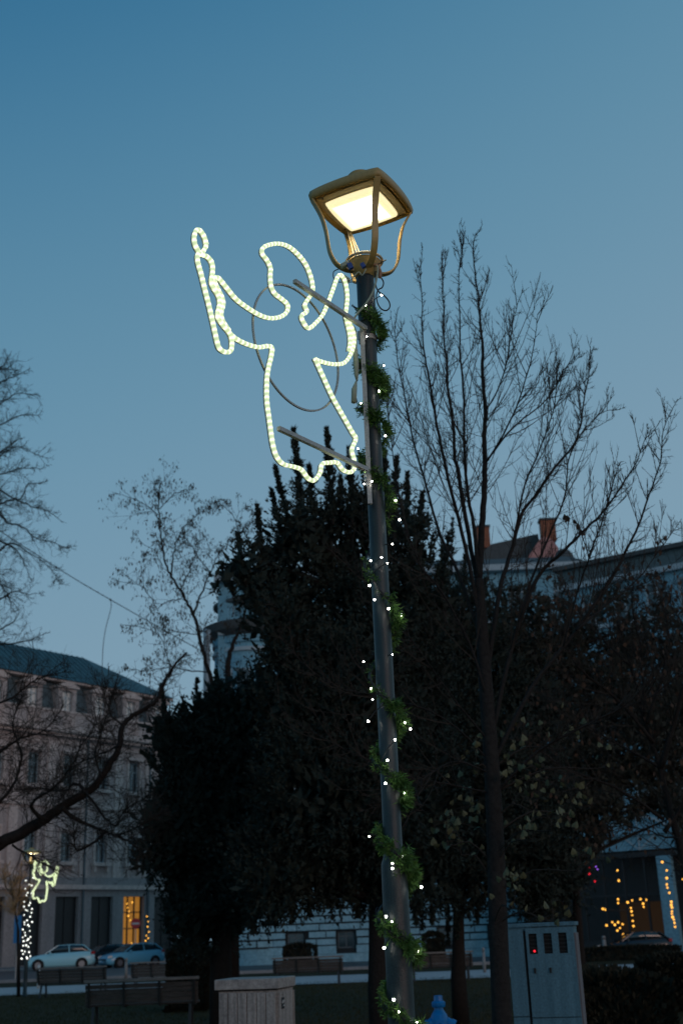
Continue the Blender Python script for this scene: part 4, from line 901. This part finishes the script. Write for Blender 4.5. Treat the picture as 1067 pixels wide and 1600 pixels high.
# ---- blue hydrant
hp = ground(684, 1556, .95); HY = thing('fire_hydrant', 'bright blue post hydrant at the bottom right of the lamp post', 'hydrant', (hp.x, hp.y, 0))
def H(prof, nm, n_=16): MB().lathe((hp.x, hp.y, 0), prof, n_).build(nm, 'hydrant', HY, smooth=False)
H([(.085, 0), (.085, .05), (.062, .06), (.058, .56), (.07, .58), (.098, .60), (.105, .66), (.100, .72), (.080, .77), (.050, .815), (.046, .84)], 'body')
H([(.066, .842), (.072, .86), (.072, .885), (.060, .90)], 'bonnet')
H([(.048, .902), (.044, .95), (.030, .956)], 'cap', 8)
for s_ in (-1, 1):
    m_ = MB(); a = Vector((hp.x + s_ * .07, hp.y - .02, .70)); b = Vector((hp.x + s_ * .15, hp.y - .03, .655)); m_.tube([a, a.lerp(b, .5), a.lerp(b, .52), b], [.05, .05, .06, .058], 12); m_.build('outlet', 'hydrant', HY)
MB().tube([Vector((hp.x, hp.y - .06, .66)), Vector((hp.x, hp.y - .13, .65))], .045, 12).build('outlet', 'hydrant', HY)

# ---- signs
def no_entry(px, py, foot, Y):
    c = at(px, py, Y); T = thing('road_sign', 'round red no entry sign on a thin post in front of the lit shop', 'sign', (c.x, c.y, 0))
    MB().lathe((c.x, c.y + .05, 0), [(.035, 0), (.035, c.z + .3)], 8).build('post', 'steel', T)
    d_ = MB(); ring = [Vector((c.x + .33 * math.cos(a), c.y, c.z + .33 * math.sin(a))) for a in [2 * math.pi * i / 24 for i in range(24)]]; d_.prism(ring, (0, .03, 0)); do = d_.build('sign_disc', 'sign_red', T)
    MB().box((c.x, c.y - .006, c.z), (.50, .008, .12)).build('white_bar', 'white_paint', do)
no_entry(212.5, 1443, 1490, 84)
c = at(28, 1452, 60); T = thing('street_sign', 'narrow tall blue sign board left of the distant lamp', 'sign', (c.x, c.y, 0))
MB().box((c.x, c.y, c.z), (.34, .05, 1.25)).build('board', 'sign_blue', T); MB().lathe((c.x, c.y + .06, 0), [(.03, 0), (.03, c.z + .6)], 8).build('post', 'steel', T)

# ---- overhead wire
a, b, c, d = at(60, 868, 40), at(88, 886, 40), at(173, 937, 41), at(330, 1025, 43)
T = thing('overhead_wire', 'thin overhead wire crossing the sky at the left with a hanging cable', 'wire', tuple(b))
MB().tube(smooth_path([at(-60, 790, 38), b, c, d, at(420, 1070, 45)], 6), .016, 4).build('span_wire', 'iron', T)
MB().tube(smooth_path([c, at(174, 950, 41), at(165, 985, 41), at(161, 1020, 41), at(160, 1075, 41)], 4), .012, 4).build('hanging_cable', 'iron', T)
for p in (b, c): MB().ball(p, .04).build('clamp', 'iron', T)
for x, y in ((133, 914), (142, 919), (153, 925), (161, 930)): MB().ball(at(x, y, 40.5), .025, 6, 4).build('spacer', 'iron', T)

# ---- cars
def make_car(paint, label, lit=False):
    T = thing('parked_car', label, 'car', (0, 0, 0), local=True, group='cars parked on the street')
    st = [(0, .50, .30, .56), (.06, .66, .24, .66), (.3, .76, .2, .78), (.8, .83, .18, .88), (1.25, .86, .18, .96), (2.1, .88, .18, .99), (3.1, .88, .18, 1.02), (3.8, .86, .2, 1.05), (4.12, .82, .26, 1.02), (4.2, .76, .34, .90)]
    def ring(x, hw, zb, zt): return [(x, -hw * .92, zb), (x, -hw, zb + .12), (x, -hw * 1.01, (zb + zt) / 2), (x, -hw * .95, zt - .03), (x, -hw * .86, zt), (x, hw * .86, zt), (x, hw * .95, zt - .03), (x, hw * 1.01, (zb + zt) / 2), (x, hw, zb + .12), (x, hw * .92, zb)]
    def loft(rings, nm, m, par, sm=True):
        b_ = MB()
        for r_ in rings: b_.v += r_
        k_ = len(rings[0])
        for i in range(len(rings) - 1):
            for j in range(k_): b_.f.append((i * k_ + j, i * k_ + (j + 1) % k_, (i + 1) * k_ + (j + 1) % k_, (i + 1) * k_ + j))
        b_.f.append(tuple(range(k_))); b_.f.append(tuple((len(rings) - 1) * k_ + j for j in range(k_))[::-1]); return b_.build(nm, m, par, smooth=sm)
    body = loft([ring(*s_) for s_ in st], 'body', paint, T)
    g_ = [(1.12, .76, .955, .99), (1.5, .70, .96, 1.22), (1.95, .62, .97, 1.43), (2.7, .61, .99, 1.46), (3.45, .60, 1.0, 1.42), (3.85, .66, 1.02, 1.22), (4.1, .72, 1.0, 1.04)]
    def gr_(x, hw, zb, zt): return [(x, -.79, zb), (x, -hw, zt - .03), (x, -hw * .9, zt), (x, hw * .9, zt), (x, hw, zt - .03), (x, .79, zb)]
    loft([gr_(*s_) for s_ in g_], 'window_glass', 'car_glass', T)
    loft([[(x, -hw * 1.0, zt - .035), (x, -hw * .9, zt + .012), (x, hw * .9, zt + .012), (x, hw * 1.0, zt - .035)] for x, hw, zb, zt in g_[2:5]] + [[(3.62, -.62, 1.33), (3.62, -.56, 1.385), (3.62, .56, 1.385), (3.62, .62, 1.33)]], 'roof', paint, T)
    for s_ in (-1, 1):
        for a, b, wd in (((1.18, s_ * .80, .96), (1.95, s_ * .625, 1.42), .05), ((2.65, s_ * .80, .98), (2.62, s_ * .625, 1.43), .06), ((4.02, s_ * .78, 1.0), (3.5, s_ * .615, 1.40), .24)): MB().beam(a, b, .05, wd, (0, 1, 0)).build('window_pillar', paint, T)
        MB().box((1.5, s_ * .97, 1.0), (.14, .16, .10)).build('wing_mirror', paint, T, bevel=.02)
        MB().box((2.9, s_ * .89, .82), (.16, .03, .025)).build('door_handle', paint, T)
        MB().beam((3.98, s_ * .83, .93), (4.2, s_ * .74, .93), .06, .17, (0, 0, 1)).build('tail_light', 'tail_lit' if lit else 'tail', T)
        MB().beam((.03, s_ * .62, .66), (.28, s_ * .76, .72), .08, .12, (0, 0, 1)).build('headlight', 'glass_pale', T)
        for x in (.78, 3.42):
            p = Vector((x, s_ * .90, .31)); q = Vector((x, s_ * .68, .31))
            MB().tube([p + Vector((0, s_ * .008, 0)), q], .37, 20).build('wheel_arch', 'black_gap', T)
            wo = MB().tube([p + Vector((0, s_ * .02, 0)), q], .305, 20).build('wheel', 'tyre', T); MB().tube([p + Vector((0, s_ * .028, 0)), p], .19, 12).build('rim', 'rim', wo)
    MB().box((4.2, 0, .48), (.10, 1.4, .2)).build('bumper', paint, T, bevel=.03); MB().box((4.22, 0, .72), (.02, .5, .11)).build('number_plate', 'white_paint', T)
    return T
def place_car(T, px, Y, rz, sc=1.0):
    q_ = at(px, 1500, Y); T.rotation_euler = (0, 0, rad(rz)); c_ = Vector((2.1, 0, 0)); c_.rotate(T.rotation_euler); T.location = (q_.x - c_.x * sc, Y - c_.y * sc, .012); T.scale = (sc,) * 3
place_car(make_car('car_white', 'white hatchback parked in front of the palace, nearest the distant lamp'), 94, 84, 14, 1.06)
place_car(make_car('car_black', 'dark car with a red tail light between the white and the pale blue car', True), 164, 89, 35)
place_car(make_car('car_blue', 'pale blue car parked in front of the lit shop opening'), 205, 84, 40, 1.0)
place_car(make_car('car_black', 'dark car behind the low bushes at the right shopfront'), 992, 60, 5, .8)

# ================================================================== LAMPS AND ANGELS
PX, PY = at(627, 1590, 5.0).x, 5.0
PV = Vector((PX, PY, 0))
ZH = at(574, 431, 5.0).z            # hub height
ZF = 4.965                          # underside of the lantern head
cl, cr_, cn, cf = ground(486, 315, ZF), ground(638, 336, ZF), ground(585, 272, ZF), ground(545, 368, ZF)
ctr = (cl + cr_ + cn + cf) / 4; ZC = [math.atan2((cr_ - cl).y, (cr_ - cl).x)]; HD = ((cr_ - cl).length + (cn - cf).length) / 4
print('lantern', ctr, PV, math.degrees(ZC[0]), HD, 'hub', ZH)
zb0, zb1 = at(612, 1354, 5).z, at(612, 1334, 5).z
def sq(t, D, p=1.16): return D / (abs(math.cos(t)) ** p + abs(math.sin(t)) ** p) ** (1 / p)
def sq_loft(rows, n_=64, hole=None, p=1.16):
    """rows of (size, z): rounded square rings"""
    mb = MB()
    for D, z in rows:
        for j in range(n_):
            t = 2 * math.pi * j / n_; r_ = sq(t, D, p); mb.v.append((r_ * math.cos(t), r_ * math.sin(t), z))
    for k_ in range(len(rows) - 1):
        for j in range(n_): mb.f.append((k_ * n_ + j, k_ * n_ + (j + 1) % n_, (k_ + 1) * n_ + (j + 1) % n_, (k_ + 1) * n_ + j))
    mb.f.append(tuple(range(n_))[::-1]) if hole is None else None; mb.f.append(tuple((len(rows) - 1) * n_ + j for j in range(n_))) if hole is None else None
    return mb
def ribbon(mb, prof, ang, wd, th, z0):
    """flat bent bar in the vertical plane at angle ang"""
    e = Vector((math.cos(ang), math.sin(ang), 0)); t = Vector((-e.y, e.x, 0)); pts = [e * r_ + Vector((0, 0, z0 + z)) for r_, z in prof]; pts = smooth_path(pts, 5); i0 = len(mb.v)
    for k_, p in enumerate(pts):
        d = (pts[min(k_ + 1, len(pts) - 1)] - pts[max(k_ - 1, 0)]).normalized(); nn = d.cross(t).normalized()
        for a, b in ((-1, -1), (1, -1), (1, 1), (-1, 1)): q_ = p + t * a * wd / 2 + nn * b * th / 2; mb.v.append(tuple(q_))
    for k_ in range(len(pts) - 1):
        for j in range(4): mb.f.append((i0 + k_ * 4 + j, i0 + k_ * 4 + (j + 1) % 4, i0 + k_ * 4 + 4 + (j + 1) % 4, i0 + k_ * 4 + 4 + j))
    mb.f.append((i0, i0 + 3, i0 + 2, i0 + 1)); e_ = len(mb.v); mb.f.append((e_ - 4, e_ - 3, e_ - 2, e_ - 1))
def make_lamp(label, loc, rz):
    T = thing('street_lamp', label, 'street lamp', loc, local=True, rz=rz, group='lantern street lamps')
    MB().lathe((0, 0, 0), [(.075, 0), (.075, .02), (.0545, .03), (.054, .6), (.0525, zb0), (.051, zb0 + .012), (.0385, zb1), (.0378, ZH - .26), (.0375, ZH - .20)], 28).build('pole', 'pole', T, smooth=True)
    MB().lathe((0, 0, 0), [(.0425, ZH - .26), (.043, ZH - .255), (.043, ZH - .02), (.040, ZH - .008)], 28).build('pole_sleeve', 'pole', T, smooth=True)
    MB().lathe((0, 0, 0), [(.040, ZH - .01), (.05, ZH), (.060, ZH + .02), (.074, ZH + .055), (.080, ZH + .07)], 28).build('hub', 'lantern', T, smooth=True)
    rg = MB(); rg.tube([Vector((.086 * math.cos(a), .086 * math.sin(a), ZH + .078)) for a in [2 * math.pi * i / 32 for i in range(32)]], .0075, 6, closed=True); rg.build('hub_ring', 'lantern_in', T, smooth=True)
    h_ = ZF - ZH
    for k_ in range(4):
        m_ = MB(); ribbon(m_, [(.045, .018), (.10, .022), (.145, .050), (.172, .105), (.182, .17), (.190, .23), (.212, .31), (HD * .985, h_ + .004)], k_ * math.pi / 2, .032, .011, ZH); m_.build('arm', 'lantern', T, smooth=False, bevel=.003)
    hd = sq_loft([(HD * .90, ZF + .012), (HD * .97, ZF - .004), (HD * 1.03, ZF + .004), (HD * 1.05, ZF + .025), (HD * 1.02, ZF + .048), (HD * .93, ZF + .062), (HD * .55, ZF + .115), (HD * .30, ZF + .13)], 72).build('lantern_head', 'lantern', T, smooth=True)
    pl_ = sq_loft([(HD * .90, ZF + .010), (HD * .90, ZF + .002), (HD * .74, ZF - .003), (HD * .74, ZF - .006), (HD * .70, ZF - .007)], 72, p=1.1); po = pl_.build('underside_plate', 'lantern_in', T)
    sq_loft([(HD * .70, 0.0), (HD * .70, -.006), (HD * .66, -.010)], 72, p=1.12); dfs = sq_loft([(HD * .715, .004), (HD * .715, -.010), (HD * .69, -.020), (HD * .60, -.026)], 72, p=1.10).build('diffuser', 'panel', T); dfs.location = (0, 0, ZF - .006)
    for k_ in range(4):
        a = k_ * math.pi / 2 + .12
        MB().lathe((HD * .80 * math.cos(a), HD * .80 * math.sin(a), ZF - .004), [(.005, 0), (.005, .004)], 8).build('screw', 'iron', po)
    MB().lathe((0, 0, ZF), [(.07, .12), (.07, .135), (.062, .14), (.066, .17), (.060, .178), (.03, .184)], 28).build('cap', 'lantern', T, smooth=True)
    cb = MB()
    for o_, r_ in ((-.012, .0045), (.006, .004), (.02, .0035)):
        ang = -math.pi / 2 + math.pi                                    # up along the far arm
        cb.tube(smooth_path([Vector((o_, .03, ZH + .05)), Vector((o_ * 1.5, .10, ZH + .14)), Vector((o_, HD * .55, ZH + h_ * .6)), Vector((o_ * .5, HD * .86, ZF))], 4), r_, 5)
    cb.build('inner_cables', 'lantern_in', T)
    return T
near_lamp = make_lamp('tall lit lantern lamp post wrapped with garland in the middle of the photo', (PX, PY, 0), ZC[0])
far_p = (at(39, 1557, 42.5).x, 42.5, 0)
far_lamp = make_lamp('small distant lit lantern lamp post at the lower left edge', far_p, rad(20)); far_lamp.scale = (1.25, 1.25, .93)

# cables and fittings hanging at the top of the near pole
T = thing('dangling_cable', 'black cable loop hanging at the top of the near lamp post', 'cable', tuple(at(592, 430, 4.97)))
MB().tube(smooth_path([at(x, y, 4.95) for x, y in ((586, 424), (587, 445), (591, 455), (599, 461), (607, 470), (609, 479), (604, 485), (596, 483), (590, 474), (588, 462), (591, 453), (597, 449), (599, 441), (594, 432), (588, 424))], 5), .0034, 6).build('loop', 'black', T, smooth=True)
MB().tube(smooth_path([at(x, y, 4.95) for x, y in ((584, 416), (592, 412), (603, 406))], 4), .003, 6).build('cable_end', 'black', T)
MB().tube(smooth_path([at(x, y, 4.95) for x, y in ((584, 414), (590, 416), (594, 425), (593, 434))], 4), .008, 8).build('taped_joint', mat('tape', (.30, .17, .10), .6), T, smooth=True)
T = thing('supply_cable', 'grey green cable sagging from the lantern hub to the angel bracket', 'cable', tuple(at(588, 416, 4.95)))
MB().tube(smooth_path([at(x, y, Y) for x, y, Y in ((587, 414, 4.95), (590, 418, 4.94), (589, 432, 4.93), (583, 455, 4.92), (572, 474, 4.91), (560, 488, 4.90), (549, 503, 4.87))], 5), .0050, 6).build('sheath', 'cable', T, smooth=True)
T = thing('junction_box', 'pale translucent connector boxes with blue glands strapped under the lantern hub', 'box', tuple(at(545, 420, 4.95)))
MB().beam(at(533, 417, 4.93), at(544, 411, 4.93), .03, .02).build('connector', 'cable', T, bevel=.004)
MB().beam(at(536, 434, 4.94), at(545, 440, 4.94), .034, .022).build('connector', 'cable', T, bevel=.004)
MB().beam(at(545, 412, 4.915), at(549, 420, 4.915), .022, .02).build('gland', 'blue_gland', T); MB().beam(at(565, 412, 4.905), at(569, 418, 4.905), .018, .018).build('gland', 'blue_gland', T)
MB().tube(smooth_path([at(x, y, 4.9) for x, y in ((545, 440), (550, 436), (560, 425), (566, 430), (572, 420))], 4), .003, 5).build('wire', 'cable', T)
MB().tube(smooth_path([at(x, y, 4.95) for x, y in ((530, 420), (521, 425), (523, 438), (535, 441), (560, 440))], 4), .0026, 5).build('wire', 'iron', T)

# ---- angel motif in a vertical plane fixed to the pole
A_U = Vector((-math.cos(rad(52.5)), -math.sin(rad(52.5)), 0)); A_N = Vector((A_U.y, -A_U.x, 0))
if A_N.y > 0: A_N = -A_N
def sz(px, py):
    p = on_plane(px, py, PV, A_N); return (p - PV).dot(A_U), p.z
za = lambda *l: [sz(280 + a * .3187, 340 + b * .3187) for a, b in l]
flame = za((95, 182), (80, 160), (68, 135), (64, 100), (74, 68), (92, 68), (110, 92), (120, 120), (122, 145), (110, 168), (102, 190))
outline = za((102, 190), (88, 178), (80, 195), (84, 230), (98, 280), (115, 350), (140, 450), (160, 540), (178, 620), (190, 648), (215, 664), (240, 660), (248, 640), (248, 600), (236, 568), (212, 540), (190, 510), (178, 485), (184, 450), (190, 420), (182, 385), (160, 350), (148, 318), (152, 290), (155, 250), (147, 218), (125, 195), (108, 190))
arm = za((236, 560), (212, 525), (200, 500), (196, 470), (206, 430), (200, 395), (180, 355), (166, 322), (166, 302), (184, 302), (220, 345), (270, 405), (330, 450), (390, 485), (440, 498), (488, 490), (518, 466), (522, 432), (495, 405), (460, 378), (441, 340), (437, 290), (438, 250), (420, 212), (398, 182), (400, 155), (432, 138), (482, 133), (532, 150), (582, 195), (617, 245), (640, 310), (645, 368), (626, 398), (606, 432), (616, 465), (590, 485), (600, 518), (625, 547), (660, 520), (695, 478), (722, 415), (748, 345), (768, 293), (788, 290), (806, 325), (815, 390), (810, 450), (806, 488), (828, 525), (846, 575), (846, 625), (830, 675), (800, 715), (760, 723), (715, 718), (655, 700))
inner_wing = za((806, 488), (816, 530), (826, 575), (828, 620), (822, 655))
skirt = za((655, 692), (690, 770), (740, 880), (790, 970), (840, 1058), (856, 1088), (836, 1140), (846, 1185), (848, 1232), (826, 1252), (792, 1240), (765, 1205), (728, 1205), (690, 1212), (680, 1255), (650, 1292), (620, 1280), (590, 1240), (550, 1225), (500, 1212), (468, 1175), (450, 1120), (440, 1055), (430, 980), (420, 900), (420, 800), (428, 740), (440, 690), (446, 645), (425, 634), (380, 640), (330, 628), (285, 608), (255, 588), (236, 568))
ring_c = za((585, 655))[0]
bars = [za((535, 325), (885, 555)), za((455, 1045), (890, 1245))]
rail = za((885, 548), (905, 1400))
def make_angel(label, base, U_, far=False):
    T = thing('angel_light_motif', label, 'light figure', tuple(base)); N_ = Vector((U_.y, -U_.x, 0)); N_ = N_ if N_.y < 0 else -N_
    W = lambda s_, z, o_=0: base + U_ * s_ + N_ * o_ + Vector((0, 0, z))
    rm = 'rope_far' if far else 'rope'; rr = .023 if far else .0093
    for pth in (flame, outline, arm, inner_wing, skirt):
        pts = smooth_path([W(s_, z, .012) for s_, z in pth], 4)
        MB().tube(pts, rr, 8, along=True).build('light_rope', rm, T, smooth=True)
        MB().tube([p - N_ * .016 for p in pts], .0035 if not far else .006, 5).build('wire_frame', 'steel', T, smooth=True)
    cs, cz = ring_cz
    MB().tube([W(cs + ring_r * math.cos(a), cz + ring_r * math.sin(a), -.012) for a in [2 * math.pi * i / 64 for i in range(64)]], .0055, 4, flat=1.0, closed=True).build('ring', 'steel', T)
    for (a, b) in bars: MB().beam(W(*a, .035), W(*b, .035), .018, .018).build('cross_bar', 'steel', T)
    MB().beam(W(rail[0][0], rail[0][1], .012), W(rail[0][0], rail[1][1], .012), .02, .02).build('upright_rail', 'steel', T)
    for z in (bars[0][1][1] - .02, bars[1][1][1] - .01):
        c_ = MB(); c_.beam(W(rail[0][0], z, .0), W(.03, z, .0), .03, .045); c_.beam(W(rail[0][0], z - .035, .0), W(.03, z - .035, .0), .02, .02); co_ = c_.build('clamp', 'steel', T)
        b_ = MB(); b_.lathe((base.x, base.y, z), [(.0382, -.012), (.0418, -.012), (.0418, .012), (.0382, .012)], 24); b_.build('band', 'steel', co_)
        MB().beam(Vector((base.x + .035, base.y - .01, z)), Vector((base.x + .062, base.y - .01, z)), .012, .012).build('bolt', 'iron', co_)
    if not far:
        MB().tube(smooth_path([W(*p, .0) for p in za((806, 500), (850, 530), (866, 560), (868, 620), (866, 660))], 4), .004, 6).build('lead_cable', 'cable', T, smooth=True)
        MB().tube([W(*p, -.005) for p in za((864, 640), (866, 645), (872, 720), (872, 770), (876, 800))], [.006, .012, .0125, .010, .004], 8).build('connector', 'cable', T, smooth=True)
        MB().tube([W(*p, -.005) for p in za((872, 800), (862, 840), (860, 905))], [.004, .013, .012], 8).build('connector', 'cable', T, smooth=True)
    return T
ring_cz = None; ring_r = .287
rp = [(466, 449), (430, 455), (405, 490), (401, 530), (412, 577), (435, 615), (465, 636), (497, 643), (522, 628), (530, 590), (524, 545), (505, 495)]
rp = [sz(*p) for p in rp]; ring_cz = ((min(p[0] for p in rp) + max(p[0] for p in rp)) / 2, (min(p[1] for p in rp) + max(p[1] for p in rp)) / 2)
ring_r = (max(p[0] for p in rp) - min(p[0] for p in rp) + max(p[1] for p in rp) - min(p[1] for p in rp)) / 4
make_angel('large angel outline of glowing light rope holding a candle, on the near lamp post', PV, A_U)
fa = make_angel('small distant glowing angel facing right on the far lamp post', Vector(far_p), Vector((.80, -.60, 0)), True); fa.scale = (1.25, 1.25, 1.25); fa.location.z = -1.27

# ---- garland wound down the near pole
cy_ = [500, 590, 655, 745, 930, 1100, 1215, 1335, 1465, 1590, 1720]
cz_ = [at(570, y, 5).z for y in cy_]
def helix(t):
    """t counts turns; front of the pole at whole numbers"""
    i = max(0, min(int(math.floor(t)), len(cz_) - 2)); z = cz_[i] + (cz_[i + 1] - cz_[i]) * (t - i); ph = rad(270 + 360 * (t - .0)) ; return ph, z
GA = thing('pine_garland', 'green conifer garland wound around the near lamp post', 'garland', (PX, PY, 0))
gm = MB(); core = []
t = -.25
while t < 10.2:
    ph, z = helix(t); r_ = .062 if z > zb1 else .074
    core.append(Vector((PX + r_ * math.cos(ph), PY + r_ * math.sin(ph), z))); t += .02
MB().tube(core, .005, 5).build('core_wire', 'iron', GA, smooth=True)
fol = MB()
def sprig(mb, c, e, sc=1.0):
    for _ in range(7):
        d = (e * U(.1, 1.0) + Vector((U(-1, 1), U(-1, 1), U(-1.1, .7))) * .75).normalized(); L_ = U(.010, .026) * sc; s_ = d.cross(Vector((U(-1, 1), U(-1, 1), U(-1, 1)))).normalized() * U(.0012, .0028)
        m_ = c + d * L_ * .5; mb.quad(c, m_ + s_, c + d * L_, m_ - s_)
        if R() < .5:
            d2 = (d + Vector((U(-1, 1), U(-1, 1), U(-1, 1))) * .6).normalized(); mb.tri(m_ + s_ * .8, m_ + d2 * L_ * .6, m_ - s_ * .8)
for i in range(8500):
    t = U(-.10, 10.1); ph, z = helix(t); lump = .5 + .5 * math.sin(t * 7.3 + 1.3 * math.sin(t * 3.1)); front = math.cos(ph - rad(300))
    if z > cz_[4] - .05 and z < cz_[3] - .22 and R() < .72: continue
    if R() > .18 + .42 * lump + .22 * front: continue
    r_ = (.043 if z > zb1 else .056) + .020 * R() + (.022 if math.cos(ph) > .3 else 0) * R() ** 2
    e = Vector((math.cos(ph), math.sin(ph), 0)); c = Vector((PX, PY, z)) + e * r_ + Vector((U(-.013, .013), U(-.013, .013), random.gauss(0, .012) * (.7 + 1.1 * lump) + .012 * math.sin(t * 31)))
    sprig(fol, c, e, 1.0 + .5 * (math.cos(ph) > .3))
fol.build('foliage', 'garland', GA, kind='stuff')
# ---- string of cold white lights on it
BL_ = [(618, 782), (624, 812), (613, 850), (596, 871), (579, 876), (577, 915), (585, 937), (607, 951), (627, 961), (571, 735), (581, 752), (569, 756), (605, 880), (568, 1034), (613, 1023), (580, 1076), (582, 1093), (575, 1127), (632, 1129), (641, 1139), (617, 1156),
       (605, 1188), (602, 1224), (632, 1239), (577, 1307), (613, 1349), (613, 1357), (629, 1338), (658, 1386), (603, 1432), (600, 1481), (652, 1486), (615, 1562), (651, 1597), (623, 1581), (571, 477), (596, 461), (599, 571), (592, 611), (564, 630), (553, 608), (602, 681), (559, 701), (573, 526), (612, 1440)]
SL = thing('string_lights', 'string of small cold white bulbs wound with the garland down the near post', 'string lights', (PX, PY, 0))
dim = {(605, 880), (573, 526), (612, 1440), (559, 701), (564, 630), (553, 608), (613, 1023), (623, 1581), (569, 756), (582, 1093)}
bpts = []
for (x, y) in BL_:
    ax_ = 627 + (y - 1590) * .0485; off = abs(x - ax_); Yb = 4.915 if off < 12 else (4.94 if off < 22 else 4.97)
    if y > 1340: Yb -= .015
    p = at(x, y, Yb); bpts.append(p); MB().ball(p, .0028 if (x, y) in dim else U(.0030, .0047), 10, 6).build('bulb', 'bulb', SL, smooth=True)
MB().tube([c + Vector((c.x - PX, c.y - PY, 0)) * .12 + Vector((0, 0, .012 * math.sin(i * .7))) for i, c in enumerate(core)], .0022, 4).build('wire', 'black', SL)
sk = MB()
for p in bpts:
    c = min(core, key=lambda q_: (q_ - p).length); sk.tube([c, c.lerp(p, .6) + Vector((0, 0, .01)), p], .002, 4)
sk.build('bulb_leads', 'black', SL, kind='stuff')
# far lamp's lights
FL = thing('string_lights', 'dense string of white bulbs on the distant lamp post', 'string lights', far_p); fp = Vector(far_p); prev = []
for i in range(46):
    z = at(40, 1372 + (i / 46) ** .8 * 130, 42.5).z; a = i * 2.4; p = fp + Vector((.17 * math.cos(a) * U(.6, 1), -.1 - .05 * R(), z + U(-.05, .05) + .0)); prev.append(p)
    MB().ball(p, U(.020, .032), 6, 4).build('bulb', mat('far_bulb', (.9, .9, .9), .4, emit=(.95, .95, .85), es=1.6) if i == 0 else 'far', FL) if False else None
fbm = mat('far_bulb', (.9, .9, .9), .4, emit=(.95, .95, .85), es=2.2)
for p in prev: MB().ball(p, U(.018, .030), 6, 4).build('bulb', fbm, FL)
MB().tube(prev, .006, 3).build('wire', 'black', FL)
print('faces', sum(len(o.data.polygons) for o in S.objects if o.type == 'MESH'), 'objs', len(S.objects))
